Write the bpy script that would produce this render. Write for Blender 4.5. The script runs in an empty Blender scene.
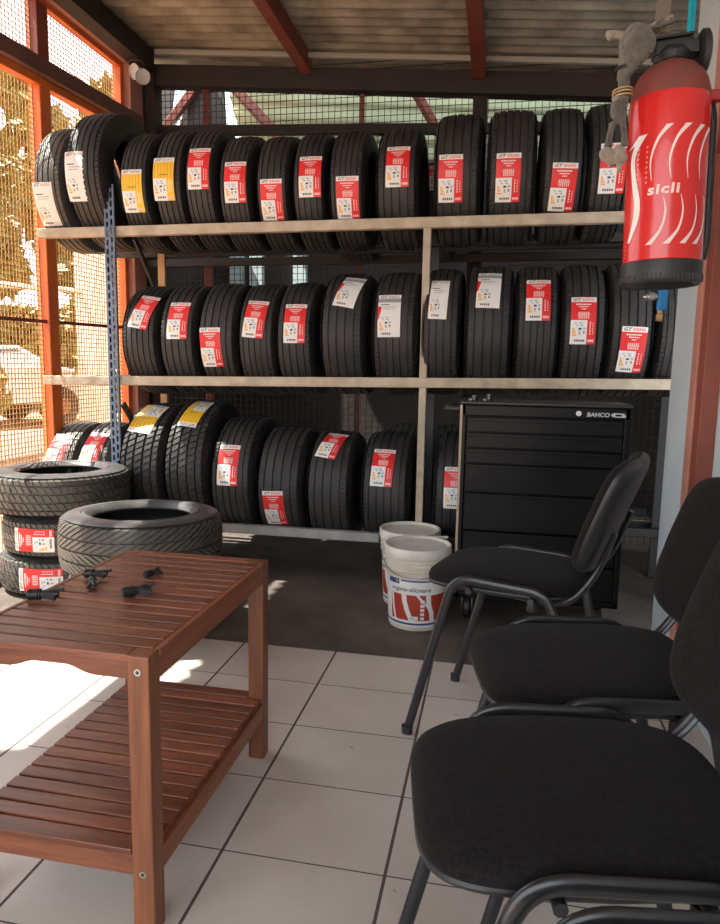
import bpy, bmesh, math, random
from mathutils import Vector, Matrix
from math import sin, cos, pi, sqrt, radians, atan2

scene = bpy.context.scene
COL = scene.collection
random.seed(7)

# ---------------------------------------------------------------- camera
YAW, PITCH, ROLL = -0.19300570, -0.13570112, 0.01852915
fw = Vector((sin(YAW) * cos(PITCH), cos(YAW) * cos(PITCH), sin(PITCH)))
rt = Vector((cos(YAW), -sin(YAW), 0)); up = rt.cross(fw)
rt2 = rt * cos(ROLL) + up * sin(ROLL); up2 = -rt * sin(ROLL) + up * cos(ROLL)
cd = bpy.data.cameras.new('camera'); cam = bpy.data.objects.new('camera', cd); COL.objects.link(cam)
m = Matrix((rt2, up2, -fw)).transposed().to_4x4(); m.translation = Vector((0.5148, -2.2632, 0.9925))
cam.matrix_world = m
cd.sensor_fit = 'HORIZONTAL'; cd.sensor_width = 36.0; cd.lens = 690.0 / 720.0 * 36.0
cd.clip_start = 0.02; cd.clip_end = 300
scene.camera = cam

# ---------------------------------------------------------------- sky, sun, exposure
w = bpy.data.worlds.new('sky'); scene.world = w; w.use_nodes = True
bg = w.node_tree.nodes['Background']
bg.inputs[0].default_value = (0.86, 0.93, 1.0, 1); bg.inputs[1].default_value = 2.6
sd = bpy.data.lights.new('sun', 'SUN'); sd.energy = 21.0; sd.angle = radians(0.6); sd.color = (1.0, 0.93, 0.82)
sun = bpy.data.objects.new('sun', sd); COL.objects.link(sun)
sun.rotation_euler = Vector((0.425, 0.09, -0.88)).to_track_quat('-Z', 'Y').to_euler()
sun.location = (-6, 4, 9)
scene.view_settings.view_transform = 'Standard'; scene.view_settings.look = 'None'
scene.view_settings.exposure = 0.62; scene.view_settings.gamma = 1.0
scene.view_settings.use_curve_mapping = False

# ---------------------------------------------------------------- materials
MATS = {}
def mat(name, col, rough=0.6, metal=0.0, spec=0.5, noise=None, bump=None, coat=0.0, sheen=0.0):
    """noise = (scale, second colour, amount); bump = (scale, strength)"""
    if name in MATS: return MATS[name]
    M = bpy.data.materials.new(name); M.use_nodes = True
    nt = M.node_tree; b = nt.nodes['Principled BSDF']
    b.inputs['Base Color'].default_value = (*col, 1)
    b.inputs['Roughness'].default_value = rough; b.inputs['Metallic'].default_value = metal
    b.inputs['Specular IOR Level'].default_value = spec
    b.inputs['Coat Weight'].default_value = coat
    b.inputs['Sheen Weight'].default_value = sheen
    tc = nt.nodes.new('ShaderNodeTexCoord')
    if noise:
        n = nt.nodes.new('ShaderNodeTexNoise'); n.inputs['Scale'].default_value = noise[0]; n.inputs['Detail'].default_value = 6
        nt.links.new(tc.outputs['Object'], n.inputs['Vector'])
        r = nt.nodes.new('ShaderNodeValToRGB'); r.color_ramp.elements[0].position = 0.35; r.color_ramp.elements[1].position = 0.68
        r.color_ramp.elements[0].color = (*col, 1)
        c2 = [a + (b_ - a) * noise[2] for a, b_ in zip(col, noise[1])]
        r.color_ramp.elements[1].color = (*c2, 1)
        nt.links.new(n.outputs['Fac'], r.inputs['Fac']); nt.links.new(r.outputs['Color'], b.inputs['Base Color'])
    if bump:
        n = nt.nodes.new('ShaderNodeTexNoise'); n.inputs['Scale'].default_value = bump[0]; n.inputs['Detail'].default_value = 4
        nt.links.new(tc.outputs['Object'], n.inputs['Vector'])
        bp = nt.nodes.new('ShaderNodeBump'); bp.inputs['Strength'].default_value = bump[1]; bp.inputs['Distance'].default_value = 0.01
        nt.links.new(n.outputs['Fac'], bp.inputs['Height']); nt.links.new(bp.outputs['Normal'], b.inputs['Normal'])
    MATS[name] = M
    return M

def wood_mat(name, c1, c2, axis=0, rough=0.42, scale=9):
    M = bpy.data.materials.new(name); M.use_nodes = True; nt = M.node_tree; b = nt.nodes['Principled BSDF']
    tc = nt.nodes.new('ShaderNodeTexCoord'); mp = nt.nodes.new('ShaderNodeMapping')
    s = [6.0, 6.0, 6.0]; s[axis] = 0.5; mp.inputs['Scale'].default_value = s
    n = nt.nodes.new('ShaderNodeTexNoise'); n.inputs['Scale'].default_value = scale; n.inputs['Detail'].default_value = 8; n.inputs['Roughness'].default_value = 0.65
    oi = nt.nodes.new('ShaderNodeObjectInfo')
    add = nt.nodes.new('ShaderNodeVectorMath'); add.operation = 'ADD'
    nt.links.new(tc.outputs['Object'], add.inputs[0]); 
    cx = nt.nodes.new('ShaderNodeCombineXYZ')
    mu = nt.nodes.new('ShaderNodeMath'); mu.operation = 'MULTIPLY'; mu.inputs[1].default_value = 13.0
    nt.links.new(oi.outputs['Random'], mu.inputs[0])
    for i in range(3): nt.links.new(mu.outputs[0], cx.inputs[i])
    nt.links.new(cx.outputs[0], add.inputs[1])
    nt.links.new(add.outputs[0], mp.inputs['Vector']); nt.links.new(mp.outputs[0], n.inputs['Vector'])
    r = nt.nodes.new('ShaderNodeValToRGB'); r.color_ramp.elements[0].position = 0.3; r.color_ramp.elements[1].position = 0.7
    r.color_ramp.elements[0].color = (*c1, 1); r.color_ramp.elements[1].color = (*c2, 1)
    nt.links.new(n.outputs['Fac'], r.inputs['Fac'])
    hs = nt.nodes.new('ShaderNodeHueSaturation')
    mr = nt.nodes.new('ShaderNodeMapRange'); mr.inputs['To Min'].default_value = 0.72; mr.inputs['To Max'].default_value = 1.25
    nt.links.new(oi.outputs['Random'], mr.inputs['Value']); nt.links.new(mr.outputs[0], hs.inputs['Value'])
    nt.links.new(r.outputs['Color'], hs.inputs['Color']); nt.links.new(hs.outputs['Color'], b.inputs['Base Color'])
    b.inputs['Roughness'].default_value = rough
    bp = nt.nodes.new('ShaderNodeBump'); bp.inputs['Strength'].default_value = 0.12; bp.inputs['Distance'].default_value = 0.004
    nt.links.new(n.outputs['Fac'], bp.inputs['Height']); nt.links.new(bp.outputs['Normal'], b.inputs['Normal'])
    MATS[name] = M
    return M

def tile_mat():
    """rectangular floor tiles 0.34 x 0.2588 m; the joints across the room are thinner"""
    M = bpy.data.materials.new('floor_tiles'); M.use_nodes = True; nt = M.node_tree; b = nt.nodes['Principled BSDF']
    N, L = nt.nodes.new, nt.links.new
    tc = N('ShaderNodeTexCoord'); sx = N('ShaderNodeSeparateXYZ'); L(tc.outputs['Object'], sx.inputs[0])
    def math(op, a, b_=None):
        n = N('ShaderNodeMath'); n.operation = op
        for i, v in enumerate((a, b_)):
            if v is None: continue
            if isinstance(v, (int, float)): n.inputs[i].default_value = v
            else: L(v, n.inputs[i])
        return n.outputs[0]
    masks = []; cells = []
    for out, size, half in ((sx.outputs[0], 0.34, 0.0034), (sx.outputs[1], 0.25877, 0.0017)):
        q = math('DIVIDE', out, size); rd = math('ROUND', q); d = math('ABSOLUTE', math('SUBTRACT', q, rd))
        masks.append(math('LESS_THAN', d, half / size)); cells.append(math('FLOOR', q))
    grout = math('MAXIMUM', masks[0], masks[1])
    cx = N('ShaderNodeCombineXYZ'); L(cells[0], cx.inputs[0]); L(cells[1], cx.inputs[1])
    wn = N('ShaderNodeTexWhiteNoise'); L(cx.outputs[0], wn.inputs['Vector'])
    n1 = N('ShaderNodeTexNoise'); n1.inputs['Scale'].default_value = 3.2; n1.inputs['Detail'].default_value = 6; L(tc.outputs['Object'], n1.inputs['Vector'])
    r1 = N('ShaderNodeValToRGB'); r1.color_ramp.elements[0].position = 0.3; r1.color_ramp.elements[1].position = 0.75
    r1.color_ramp.elements[0].color = (0.60, 0.52, 0.46, 1); r1.color_ramp.elements[1].color = (0.74, 0.67, 0.61, 1)
    L(n1.outputs['Fac'], r1.inputs['Fac'])
    hs = N('ShaderNodeHueSaturation'); L(r1.outputs['Color'], hs.inputs['Color'])
    mr = N('ShaderNodeMapRange'); mr.inputs['To Min'].default_value = 0.93; mr.inputs['To Max'].default_value = 1.05
    L(wn.outputs['Value'], mr.inputs['Value']); L(mr.outputs[0], hs.inputs['Value'])
    n2 = N('ShaderNodeTexNoise'); n2.inputs['Scale'].default_value = 26; n2.inputs['Detail'].default_value = 3; L(tc.outputs['Object'], n2.inputs['Vector'])
    sp = math('MULTIPLY', math('LESS_THAN', n2.outputs['Fac'], 0.285), 0.55)
    mx0 = N('ShaderNodeMixRGB'); L(sp, mx0.inputs[0]); L(hs.outputs['Color'], mx0.inputs[1]); mx0.inputs[2].default_value = (0.22, 0.17, 0.13, 1)
    mx = N('ShaderNodeMixRGB'); L(grout, mx.inputs[0]); L(mx0.outputs[0], mx.inputs[1]); mx.inputs[2].default_value = (0.10, 0.08, 0.07, 1)
    L(mx.outputs[0], b.inputs['Base Color'])
    rr = N('ShaderNodeMapRange'); rr.inputs['To Min'].default_value = 0.30; rr.inputs['To Max'].default_value = 0.9; L(grout, rr.inputs['Value']); L(rr.outputs[0], b.inputs['Roughness'])
    bp = N('ShaderNodeBump'); bp.inputs['Strength'].default_value = 0.5; bp.inputs['Distance'].default_value = 0.002; bp.invert = True
    L(grout, bp.inputs['Height']); L(bp.outputs['Normal'], b.inputs['Normal'])
    MATS['tiles'] = M
    return M

RUBBER = mat('tyre_rubber', (0.019, 0.018, 0.018), 0.6, noise=(9, (0.034, 0.030, 0.027), 1), bump=(60, 0.12))
RUBBER2 = mat('sidewall_rubber', (0.013, 0.013, 0.014), 0.5, noise=(7, (0.022, 0.020, 0.019), 1))
DUSTY_LIT = mat('dusty_sunlit_rubber', (0.060, 0.055, 0.048), 0.55, noise=(8, (0.10, 0.09, 0.070), 1), bump=(60, 0.15))  # dust plus sunlight, both mixed into one lighter rubber colour
DUSTY_LIT2 = mat('dusty_sunlit_sidewall_rubber', (0.045, 0.045, 0.046), 0.38, noise=(7, (0.10, 0.10, 0.10), 1))  # sidewall dust, with sunlit brightness put into the colour
BLACKFAB = mat('black_chair_fabric', (0.009, 0.0078, 0.0076), 0.95, spec=0.08, noise=(160, (0.017, 0.0145, 0.014), 1), bump=(700, 0.25), sheen=0.04)
BLACKPL = mat('black_plastic', (0.018, 0.018, 0.018), 0.45, bump=(200, 0.1))
BLACKMET = mat('black_painted_tube', (0.016, 0.016, 0.017), 0.28, spec=0.6)
ORANGE = mat('orange_painted_steel', (0.72, 0.17, 0.025), 0.45, noise=(7, (0.58, 0.12, 0.03), 1), bump=(30, 0.1))
REDBROWN = mat('red_oxide_steel', (0.24, 0.055, 0.032), 0.55, noise=(6, (0.17, 0.045, 0.03), 1), bump=(30, 0.15))
PLUM = mat('shaded_plum_timber', (0.17, 0.075, 0.062), 0.6, noise=(5, (0.12, 0.055, 0.05), 1), bump=(24, 0.2))  # the backlit face's shade is put into this plum colour
DARKWOOD = mat('dark_beam_paint', (0.017, 0.012, 0.011), 0.7, noise=(5, (0.03, 0.02, 0.017), 1), bump=(20, 0.2))
SALMON = mat('salmon_paint_and_lit_face', (0.48, 0.22, 0.16), 0.6, noise=(5, (0.40, 0.17, 0.12), 1), bump=(24, 0.2))
WIRE_O = mat('sunlit_yellow_mesh_wire', (0.42, 0.21, 0.055), 0.6, noise=(3, (0.50, 0.27, 0.08), 1))  # sunlight on the wires goes into this yellow
WIRE_K = mat('black_mesh_wire', (0.03, 0.028, 0.025), 0.6)
RAILMAT = mat('pale_worn_rail_paint', (0.52, 0.44, 0.32), 0.6, noise=(14, (0.36, 0.29, 0.21), 1), bump=(50, 0.25))
RAILGREY = mat('grey_rail_paint', (0.36, 0.35, 0.34), 0.5, noise=(14, (0.26, 0.25, 0.24), 1), bump=(50, 0.2))
POSTBLUE = mat('blue_grey_upright', (0.085, 0.125, 0.19), 0.45, noise=(18, (0.12, 0.16, 0.22), 1))
GREYBLK = mat('dark_rack_steel', (0.03, 0.03, 0.032), 0.5)
WALLBLUE = mat('pale_blue_wall_paint', (0.52, 0.60, 0.62), 0.7, noise=(2.4, (0.42, 0.50, 0.53), 1), bump=(12, 0.25))
CONCRETE = mat('dark_worn_concrete', (0.085, 0.070, 0.060), 0.7, noise=(4.5, (0.15, 0.125, 0.105), 1), bump=(40, 0.4))
ROOFM = mat('fibre_cement_sheet', (0.33, 0.30, 0.235), 0.85, noise=(6, (0.15, 0.13, 0.10), 1), bump=(40, 0.4))
GREENSHEET = mat('pale_green_roof_sheet', (0.50, 0.56, 0.36), 0.7, noise=(3, (0.40, 0.46, 0.30), 1))
WHITE = mat('white_paper', (0.80, 0.78, 0.74), 0.55)
LRED = mat('label_red', (0.72, 0.022, 0.022), 0.45)
LYEL = mat('label_yellow', (0.85, 0.52, 0.02), 0.45)
LBLK = mat('label_black_ink', (0.03, 0.03, 0.035), 0.5)
LGREY = mat('label_grey_ink', (0.30, 0.30, 0.31), 0.5)
LBLUE = mat('label_pale_blue_ink', (0.25, 0.50, 0.62), 0.5)
LORG = mat('label_orange_ink', (0.85, 0.38, 0.05), 0.5)
LPINK = mat('label_faded_print', (0.82, 0.50, 0.46), 0.5)
LBRN = mat('label_brown_ink', (0.42, 0.22, 0.03), 0.5)
TOOLBLK = mat('satin_black_enamel', (0.005, 0.005, 0.0055), 0.32, spec=0.16, noise=(4, (0.008, 0.008, 0.008), 1))
CHROME = mat('bright_metal', (0.62, 0.62, 0.60), 0.25, metal=1)
BRASS = mat('brass', (0.55, 0.38, 0.18), 0.35, metal=1)
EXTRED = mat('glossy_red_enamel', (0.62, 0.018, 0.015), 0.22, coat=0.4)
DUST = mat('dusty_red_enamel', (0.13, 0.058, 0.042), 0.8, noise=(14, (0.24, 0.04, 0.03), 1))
CREAM = mat('cream_decal', (0.78, 0.66, 0.60), 0.45)
CREAM2 = mat('faded_red_decal', (0.74, 0.20, 0.17), 0.4)
PLASTWH = mat('dirty_white_plastic', (0.70, 0.66, 0.58), 0.45, noise=(9, (0.56, 0.50, 0.40), 1))
LIDWH = mat('white_bucket_lid', (0.72, 0.69, 0.63), 0.4, noise=(14, (0.60, 0.56, 0.49), 1))
BUCKRED = mat('bucket_red_print', (0.42, 0.045, 0.025), 0.5)
BUCKBLU = mat('bucket_blue_print', (0.035, 0.055, 0.22), 0.5)
BLUEHOSE = mat('blue_air_fitting', (0.02, 0.22, 0.55), 0.4)
TURQ = mat('turquoise_pipe', (0.01, 0.42, 0.55), 0.4)
PLUSH = mat('dusty_grey_plush', (0.085, 0.080, 0.072), 0.95, spec=0.1, noise=(30, (0.16, 0.145, 0.12), 1), bump=(110, 1.0), sheen=0.3)
PLUSHPALE = mat('pale_fluffy_plush', (0.33, 0.29, 0.23), 0.95, spec=0.1, noise=(40, (0.20, 0.17, 0.13), 1), bump=(90, 1.0), sheen=0.3)
CORD = mat('yellow_brown_cord', (0.45, 0.30, 0.14), 0.8)
LEAF = mat('sunlit_olive_leaf', (0.12, 0.13, 0.02), 0.6, noise=(1.2, (0.22, 0.16, 0.035), 1))
LEAF2 = mat('dry_yellow_leaf', (0.26, 0.18, 0.04), 0.6, noise=(1.2, (0.17, 0.15, 0.03), 1))
BARK = mat('bark', (0.12, 0.08, 0.05), 0.9, bump=(20, 0.5))
SOIL = mat('reddish_dry_ground', (0.26, 0.13, 0.07), 0.9, noise=(1.5, (0.32, 0.19, 0.12), 1))
RENDERW = mat('cream_render', (0.72, 0.62, 0.46), 0.8)
CARPAINT = mat('white_car_paint', (0.70, 0.68, 0.62), 0.3, coat=0.3)
CARGLASS = mat('dark_car_glass', (0.05, 0.06, 0.07), 0.1)
RIMRUST = mat('rusty_wheel', (0.35, 0.13, 0.07), 0.6)
TABX = wood_mat('reddish_teak_slat', (0.11, 0.032, 0.017), (0.29, 0.095, 0.045), 0, 0.30)
TABY = wood_mat('reddish_teak_rail', (0.15, 0.042, 0.018), (0.30, 0.095, 0.04), 1)
TABZ = wood_mat('reddish_teak_leg', (0.13, 0.042, 0.019), (0.27, 0.092, 0.037), 2)
RAWWOOD = wood_mat('raw_pine_batten', (0.42, 0.25, 0.12), (0.58, 0.37, 0.19), 2, 0.7)
TILES = tile_mat()

# ---------------------------------------------------------------- mesh helpers
class MB:
    """collects geometry with material slots and links it as one mesh object"""
    def __init__(s): s.v = []; s.f = []; s.mi = []; s.mats = []
    def mid(s, m):
        if m not in s.mats: s.mats.append(m)
        return s.mats.index(m)
    def add(s, vs, fs, m):
        k = len(s.v); s.v += [tuple(p) for p in vs]; i = s.mid(m)
        for f in fs: s.f.append(tuple(k + a for a in f)); s.mi.append(i)
    def box(s, x0, x1, y0, y1, z0, z1, m):
        s.add([(x0,y0,z0),(x1,y0,z0),(x1,y1,z0),(x0,y1,z0),(x0,y0,z1),(x1,y0,z1),(x1,y1,z1),(x0,y1,z1)],
              [(0,3,2,1),(4,5,6,7),(0,1,5,4),(1,2,6,5),(2,3,7,6),(3,0,4,7)], m)
    def bar(s, a, b, wx, wy, m, upv=(0,0,1)):
        """box beam from a to b with cross section wx (side) by wy (up)"""
        a = Vector(a); b = Vector(b); d = (b - a).normalized(); u = Vector(upv)
        sd_ = d.cross(u)
        if sd_.length < 1e-4: sd_ = d.cross(Vector((1, 0, 0)))
        sd_.normalize(); u = sd_.cross(d).normalized()
        vs = []
        for p in (a, b):
            for i, j in ((-1,-1),(1,-1),(1,1),(-1,1)): vs.append(p + sd_ * wx * i / 2 + u * wy * j / 2)
        s.add(vs, [(0,1,2,3),(7,6,5,4),(0,4,5,1),(1,5,6,2),(2,6,7,3),(3,7,4,0)], m)
    def tube(s, pts, r, m, n=10, ry=None, upv=(0,0,1), closed=False):
        pts = [Vector(p) for p in pts]; ry = ry or r; vs = []; fs = []; N = len(pts); prev = None
        for i, p in enumerate(pts):
            if closed: t = pts[(i+1) % N] - pts[i-1]
            else: t = (pts[min(i+1, N-1)] - pts[max(i-1, 0)])
            t.normalize()
            if prev is None:
                u = Vector(upv) - t * Vector(upv).dot(t)
                if u.length < 1e-3: u = Vector((1,0,0)) - t * t.x
            else: u = prev - t * prev.dot(t)
            u.normalize(); prev = u; sdv = t.cross(u)
            rr = r[i] if isinstance(r, (list, tuple)) else r; ryy = ry[i] if isinstance(ry, (list, tuple)) else ry
            for k in range(n):
                a = 2*pi*k/n; vs.append(p + sdv * rr * cos(a) + u * ryy * sin(a))
        for i in range(N if closed else N - 1):
            j = (i+1) % N
            for k in range(n): fs.append((i*n+k, i*n+(k+1)%n, j*n+(k+1)%n, j*n+k))
        if not closed:
            fs.append(tuple(range(n-1, -1, -1))); fs.append(tuple((N-1)*n + k for k in range(n)))
        s.add(vs, fs, m)
    def lathe(s, prof, m, n=48, c=(0,0,0), axis='z'):
        """prof = [(r, h)], open profile; ends with r=0 are closed by fans"""
        vs = []; fs = []
        def P(r, h, a):
            x, y = r*cos(a), r*sin(a)
            q = (x, y, h) if axis == 'z' else ((h, x, y) if axis == 'x' else (x, h, -y))
            return (q[0]+c[0], q[1]+c[1], q[2]+c[2])
        idx = []
        for r, h in prof:
            if r < 1e-6: idx.append([len(vs)]); vs.append(P(0, h, 0))
            else:
                idx.append(list(range(len(vs), len(vs)+n)))
                for k in range(n): vs.append(P(r, h, 2*pi*k/n))
        for A, B in zip(idx, idx[1:]):
            for k in range(n):
                j = (k+1) % n
                if len(A) == 1 and len(B) == 1: continue
                if len(A) == 1: fs.append((A[0], B[j], B[k]))
                elif len(B) == 1: fs.append((A[k], A[j], B[0]))
                else: fs.append((A[k], A[j], B[j], B[k]))
        s.add(vs, fs, m)
    def mesh(s, name, smooth=False, fix=True):
        me = bpy.data.meshes.new(name); me.from_pydata(s.v, [], s.f); me.update()
        for m_ in s.mats: me.materials.append(m_)
        me.polygons.foreach_set('material_index', s.mi)
        if fix:
            b = bmesh.new(); b.from_mesh(me); bmesh.ops.recalc_face_normals(b, faces=b.faces); b.to_mesh(me); b.free()
        if smooth: me.polygons.foreach_set('use_smooth', [True]*len(me.polygons))
        me.update()
        return me
    def build(s, name, parent=None, bevel=0, smooth=False, seg=2, loc=None, auto=None, fix=True):
        o = bpy.data.objects.new(name, s.mesh(name, smooth or auto is not None, fix)); COL.objects.link(o)
        if auto is not None: sharpen(o.data, auto)
        if parent: o.parent = parent
        if loc: o.location = loc
        if bevel:
            b = o.modifiers.new('bevel', 'BEVEL'); b.width = bevel; b.segments = seg; b.limit_method = 'ANGLE'; b.angle_limit = radians(40)
            b.harden_normals = False
        return o

def sharpen(me, deg):
    """smooth shading with sharp edges above an angle"""
    b = bmesh.new(); b.from_mesh(me)
    for e in b.edges:
        e.smooth = not (len(e.link_faces) == 2 and e.calc_face_angle(0) > radians(deg))
    for f in b.faces: f.smooth = True
    b.to_mesh(me); b.free()

def tag(o, label=None, cat=None, group=None, kind=None):
    if label: o['label'] = label
    if cat: o['category'] = cat
    if group: o['group'] = group
    if kind: o['kind'] = kind
    return o
def thing(name, label, cat, loc=(0,0,0), rz=0, group=None):
    o = bpy.data.objects.new(name, None); COL.objects.link(o); o.empty_display_size = 0.1
    o.location = loc; o.rotation_euler = (0, 0, rz)
    return tag(o, label, cat, group)
def struct(o): o['kind'] = 'structure'; return o
def arc_pts(pts, rad, n=6):
    """round the corners of a polyline"""
    P = [Vector(p) for p in pts]; out = [P[0]]
    for i in range(1, len(P)-1):
        a, b, c = P[i-1], P[i], P[i+1]; d1 = (a-b); d2 = (c-b)
        r = min(rad, d1.length*0.48, d2.length*0.48); p1 = b + d1.normalized()*r; p2 = b + d2.normalized()*r
        for k in range(n+1):
            t = k/n; out.append(p1*(1-t)**2 + b*2*t*(1-t) + p2*t*t)
    out.append(P[-1]); return out
def text_geo(body, size=1.0, shear=0.0, bold=0.0, gap=1.0):
    """flat letter outlines as (verts, faces), left aligned, unit em = size"""
    cu = bpy.data.curves.new('t', 'FONT'); cu.body = body; cu.size = size; cu.shear = shear; cu.offset = bold; cu.space_character = gap
    cu.resolution_u = 3; cu.fill_mode = 'FRONT'
    o = bpy.data.objects.new('t', cu); COL.objects.link(o)
    dg = bpy.context.evaluated_depsgraph_get(); me = bpy.data.meshes.new_from_object(o.evaluated_get(dg))
    vs = [v.co.copy() for v in me.vertices]; fs = [tuple(p.vertices) for p in me.polygons]
    bpy.data.objects.remove(o); bpy.data.curves.remove(cu); bpy.data.meshes.remove(me)
    return vs, fs
def fit_text(body, x0, x1, y0, y1, shear=0.0, bold=0.0, gap=1.0):
    vs, fs = text_geo(body, 1.0, shear, bold, gap)
    ax, bx = min(v.x for v in vs), max(v.x for v in vs); ay, by = min(v.y for v in vs), max(v.y for v in vs)
    return [((v.x-ax)/(bx-ax)*(x1-x0)+x0, (v.y-ay)/(by-ay)*(y1-y0)+y0) for v in vs], fs

# ================================================================ STRUCTURE
def roof_z(x): return 2.675 - 0.083 * x          # underside of the roof sheets
b = MB(); b.box(-1.72, 1.16, -4.2, 0.0, -0.05, 0.0, TILES); struct(b.build('floor'))
b = MB(); b.box(-1.72, 1.7, 0.0, 3.0, -0.06, -0.006, CONCRETE); struct(b.build('floor'))
b = MB(); b.box(-40, -1.72, -30, 40, -0.12, -0.02, SOIL); b.box(-1.72, 30, -30, -4.2, -0.12, -0.02, SOIL); b.box(-1.72, 30, 3.0, 40, -0.12, -0.02, SOIL)
struct(b.build('ground'))
# roof sheets: corrugations run across the room
b = MB(); vs = []; fs = []; y = -4.0; rows = 0
while y < 1.98:
    for x in (-1.80, 1.75):
        vs.append((x, y, roof_z(x) + 0.021 + 0.020 * sin(2*pi*y/0.088)))
    rows += 1; y += 0.011
for i in range(rows-1): fs.append((2*i, 2*i+1, 2*i+3, 2*i+2))
b.add(vs, fs, ROOFM); o = b.build('ceiling', smooth=True); struct(o)
sm = o.modifiers.new('thickness', 'SOLIDIFY'); sm.thickness = 0.007; sm.offset = 1
# rafters
def rafter(name, x, mt, wd=0.062, h=0.1, y0=-3.9, y1=1.74):
    z = roof_z(x) - h/2 - 0.003
    b = MB(); b.bar((x, y0, z), (x, y1, z), wd, h, mt); struct(b.build(name, bevel=0.004))
rafter('trim_1', -0.615, REDBROWN); rafter('trim_2', 0.345, REDBROWN, 0.07); rafter('trim_3', -1.575, DARKWOOD, 0.09, 0.12, -3.9, 1.72)
# dark beam on the rack side
b = MB(); b.bar((-1.60, 1.80, 2.690), (1.60, 1.80, 2.437), 0.09, 0.115, DARKWOOD); struct(b.build('trim_4', bevel=0.004))
b = MB(); b.bar((-1.5, 1.67, 2.77), (1.40, 1.67, 2.53), 0.028, 0.028, mat('grey_galvanised_pipe', (0.32, 0.31, 0.27), 0.5)); struct(b.build('trim_5', bevel=0.006))
# right wall, its steel post
b = MB(); b.box(1.12, 1.22, -4.0, 0.38, -0.01, 2.57, WALLBLUE); struct(b.build('wall_right', bevel=0.004))
b = MB(); b.box(1.075, 1.12, -0.185, -0.085, 0, 2.575, REDBROWN); b.box(1.068, 1.077, -0.13, -0.079, 0, 2.575, SALMON)  # salmon strip paints the light catching the post's room side
struct(b.build('trim_6', bevel=0.003))
# the far side of the store
b = MB(); b.box(1.60, 1.68, 0.38, 3.0, -0.01, 2.53, DARKWOOD); struct(b.build('wall_right'))
b = MB(); b.box(-1.78, -1.62, 1.745, 1.86, -0.01, 2.78, DARKWOOD); b.box(-1.78, -1.72, 1.86, 3.0, -0.01, 2.45, DARKWOOD); struct(b.build('wall_left'))  # rear box is an added wall that blocks sun leaking into the store
# rear mesh wall
def wires(name, horiz, vert, plane, mt, r):
    """horiz / vert are lists of line segments of a welded mesh"""
    b = MB()
    for a, c in horiz + vert: b.bar(a, c, r, r, mt, (0,0,1) if abs(a[2]-c[2]) < 1 else (1,0,0))
    return b.build(name)
Yb = 1.80; H = []; V = []
z = 0.1
while z < 2.72:
    H.append(((-1.6, Yb, z), (1.6, Yb, z))); z += 0.036
x = -1.58
while x < 1.6:
    V.append(((x, Yb+0.003, 0.02), (x, Yb+0.003, roof_z(x)-0.1))); x += 0.036
struct(wires('wall_back', H, V, 0, WIRE_K, 0.0034))
def post(name, x0, x1, y0, y1, z0, z1, mt):
    b = MB(); b.box(x0, x1, y0, y1, z0, z1, mt); struct(b.build(name, bevel=0.004)); 
post('trim_7', -1.60, -1.545, 1.74, 1.84, 0, 2.72, DARKWOOD)
post('trim_8', -1.275, -1.235, 1.81, 1.86, 0, 2.62, REDBROWN)
post('trim_9', -0.320, -0.297, 1.81, 1.84, 0, 2.56, REDBROWN)
post('trim_10', 0.315, 0.395, 1.81, 1.87, 0, 2.52, DARKWOOD)
post('trim_11', 1.50, 1.58, 1.76, 1.84, 0, 2.44, DARKWOOD)
b = MB(); b.bar((-1.6, 1.83, 2.395), (1.6, 1.83, 2.27), 0.05, 0.05, DARKWOOD); struct(b.build('trim_12'))
# left wall: frame, mesh panels
LX = -1.70
def beam(name, a, c, wx, wy, mt): b = MB(); b.bar(a, c, wx, wy, mt); struct(b.build(name, bevel=0.004))
beam('trim_13', (-1.655, -3.6, 2.105), (-1.655, 1.74, 2.405), 0.085, 0.075, PLUM)      # middle rail
beam('trim_14', (-1.675, -3.6, 2.055), (-1.675, 1.56, 2.345), 0.05, 0.045, ORANGE)
beam('trim_15', (-1.665, -3.6, 2.72), (-1.665, 1.74, 2.755), 0.075, 0.13, SALMON)      # top plate
beam('trim_16', (-1.68, -3.6, 2.645), (-1.68, 1.56, 2.675), 0.04, 0.03, ORANGE)
beam('trim_22', (-1.68, -1.02, 0.04), (-1.68, 1.6, 0.04), 0.06, 0.08, ORANGE)
post('trim_17', -1.72, -1.655, 0.825, 0.905, 0, 2.34, ORANGE)
post('trim_18', -1.72, -1.655, 0.825, 0.905, 2.40, 2.66, REDBROWN)
post('trim_19', -1.72, -1.62, 1.60, 1.74, 0, 2.70, SALMON)
post('trim_20', -1.715, -1.66, 1.565, 1.60, 0, 2.70, ORANGE)
post('trim_21', -1.72, -1.655, -1.12, -1.02, 0, 2.70, ORANGE)
b = MB(); b.bar((-1.675, -1.02, 1.152), (-1.675, 1.6, 1.205), 0.016, 0.016, REDBROWN); struct(b.build('trim_23'))
H = []; V = []; z = 0.09
while z < 2.66:
    H.append(((LX, -1.02, z), (LX, 1.6, z))); z += 0.0235
y = -1.01
while y < 1.6:
    V.append(((LX+0.003, y, 0.05), (LX+0.003, y, 2.66))); y += 0.0235
struct(wires('wall_left', H, V, 0, WIRE_O, 0.0038))
b = MB(); b.box(-1.72, -1.66, -3.2, -1.12, 0, 2.7, WALLBLUE); struct(b.build('wall_left'))  # unseen solid stretch, placed to bound the sun patch on the floor
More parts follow.
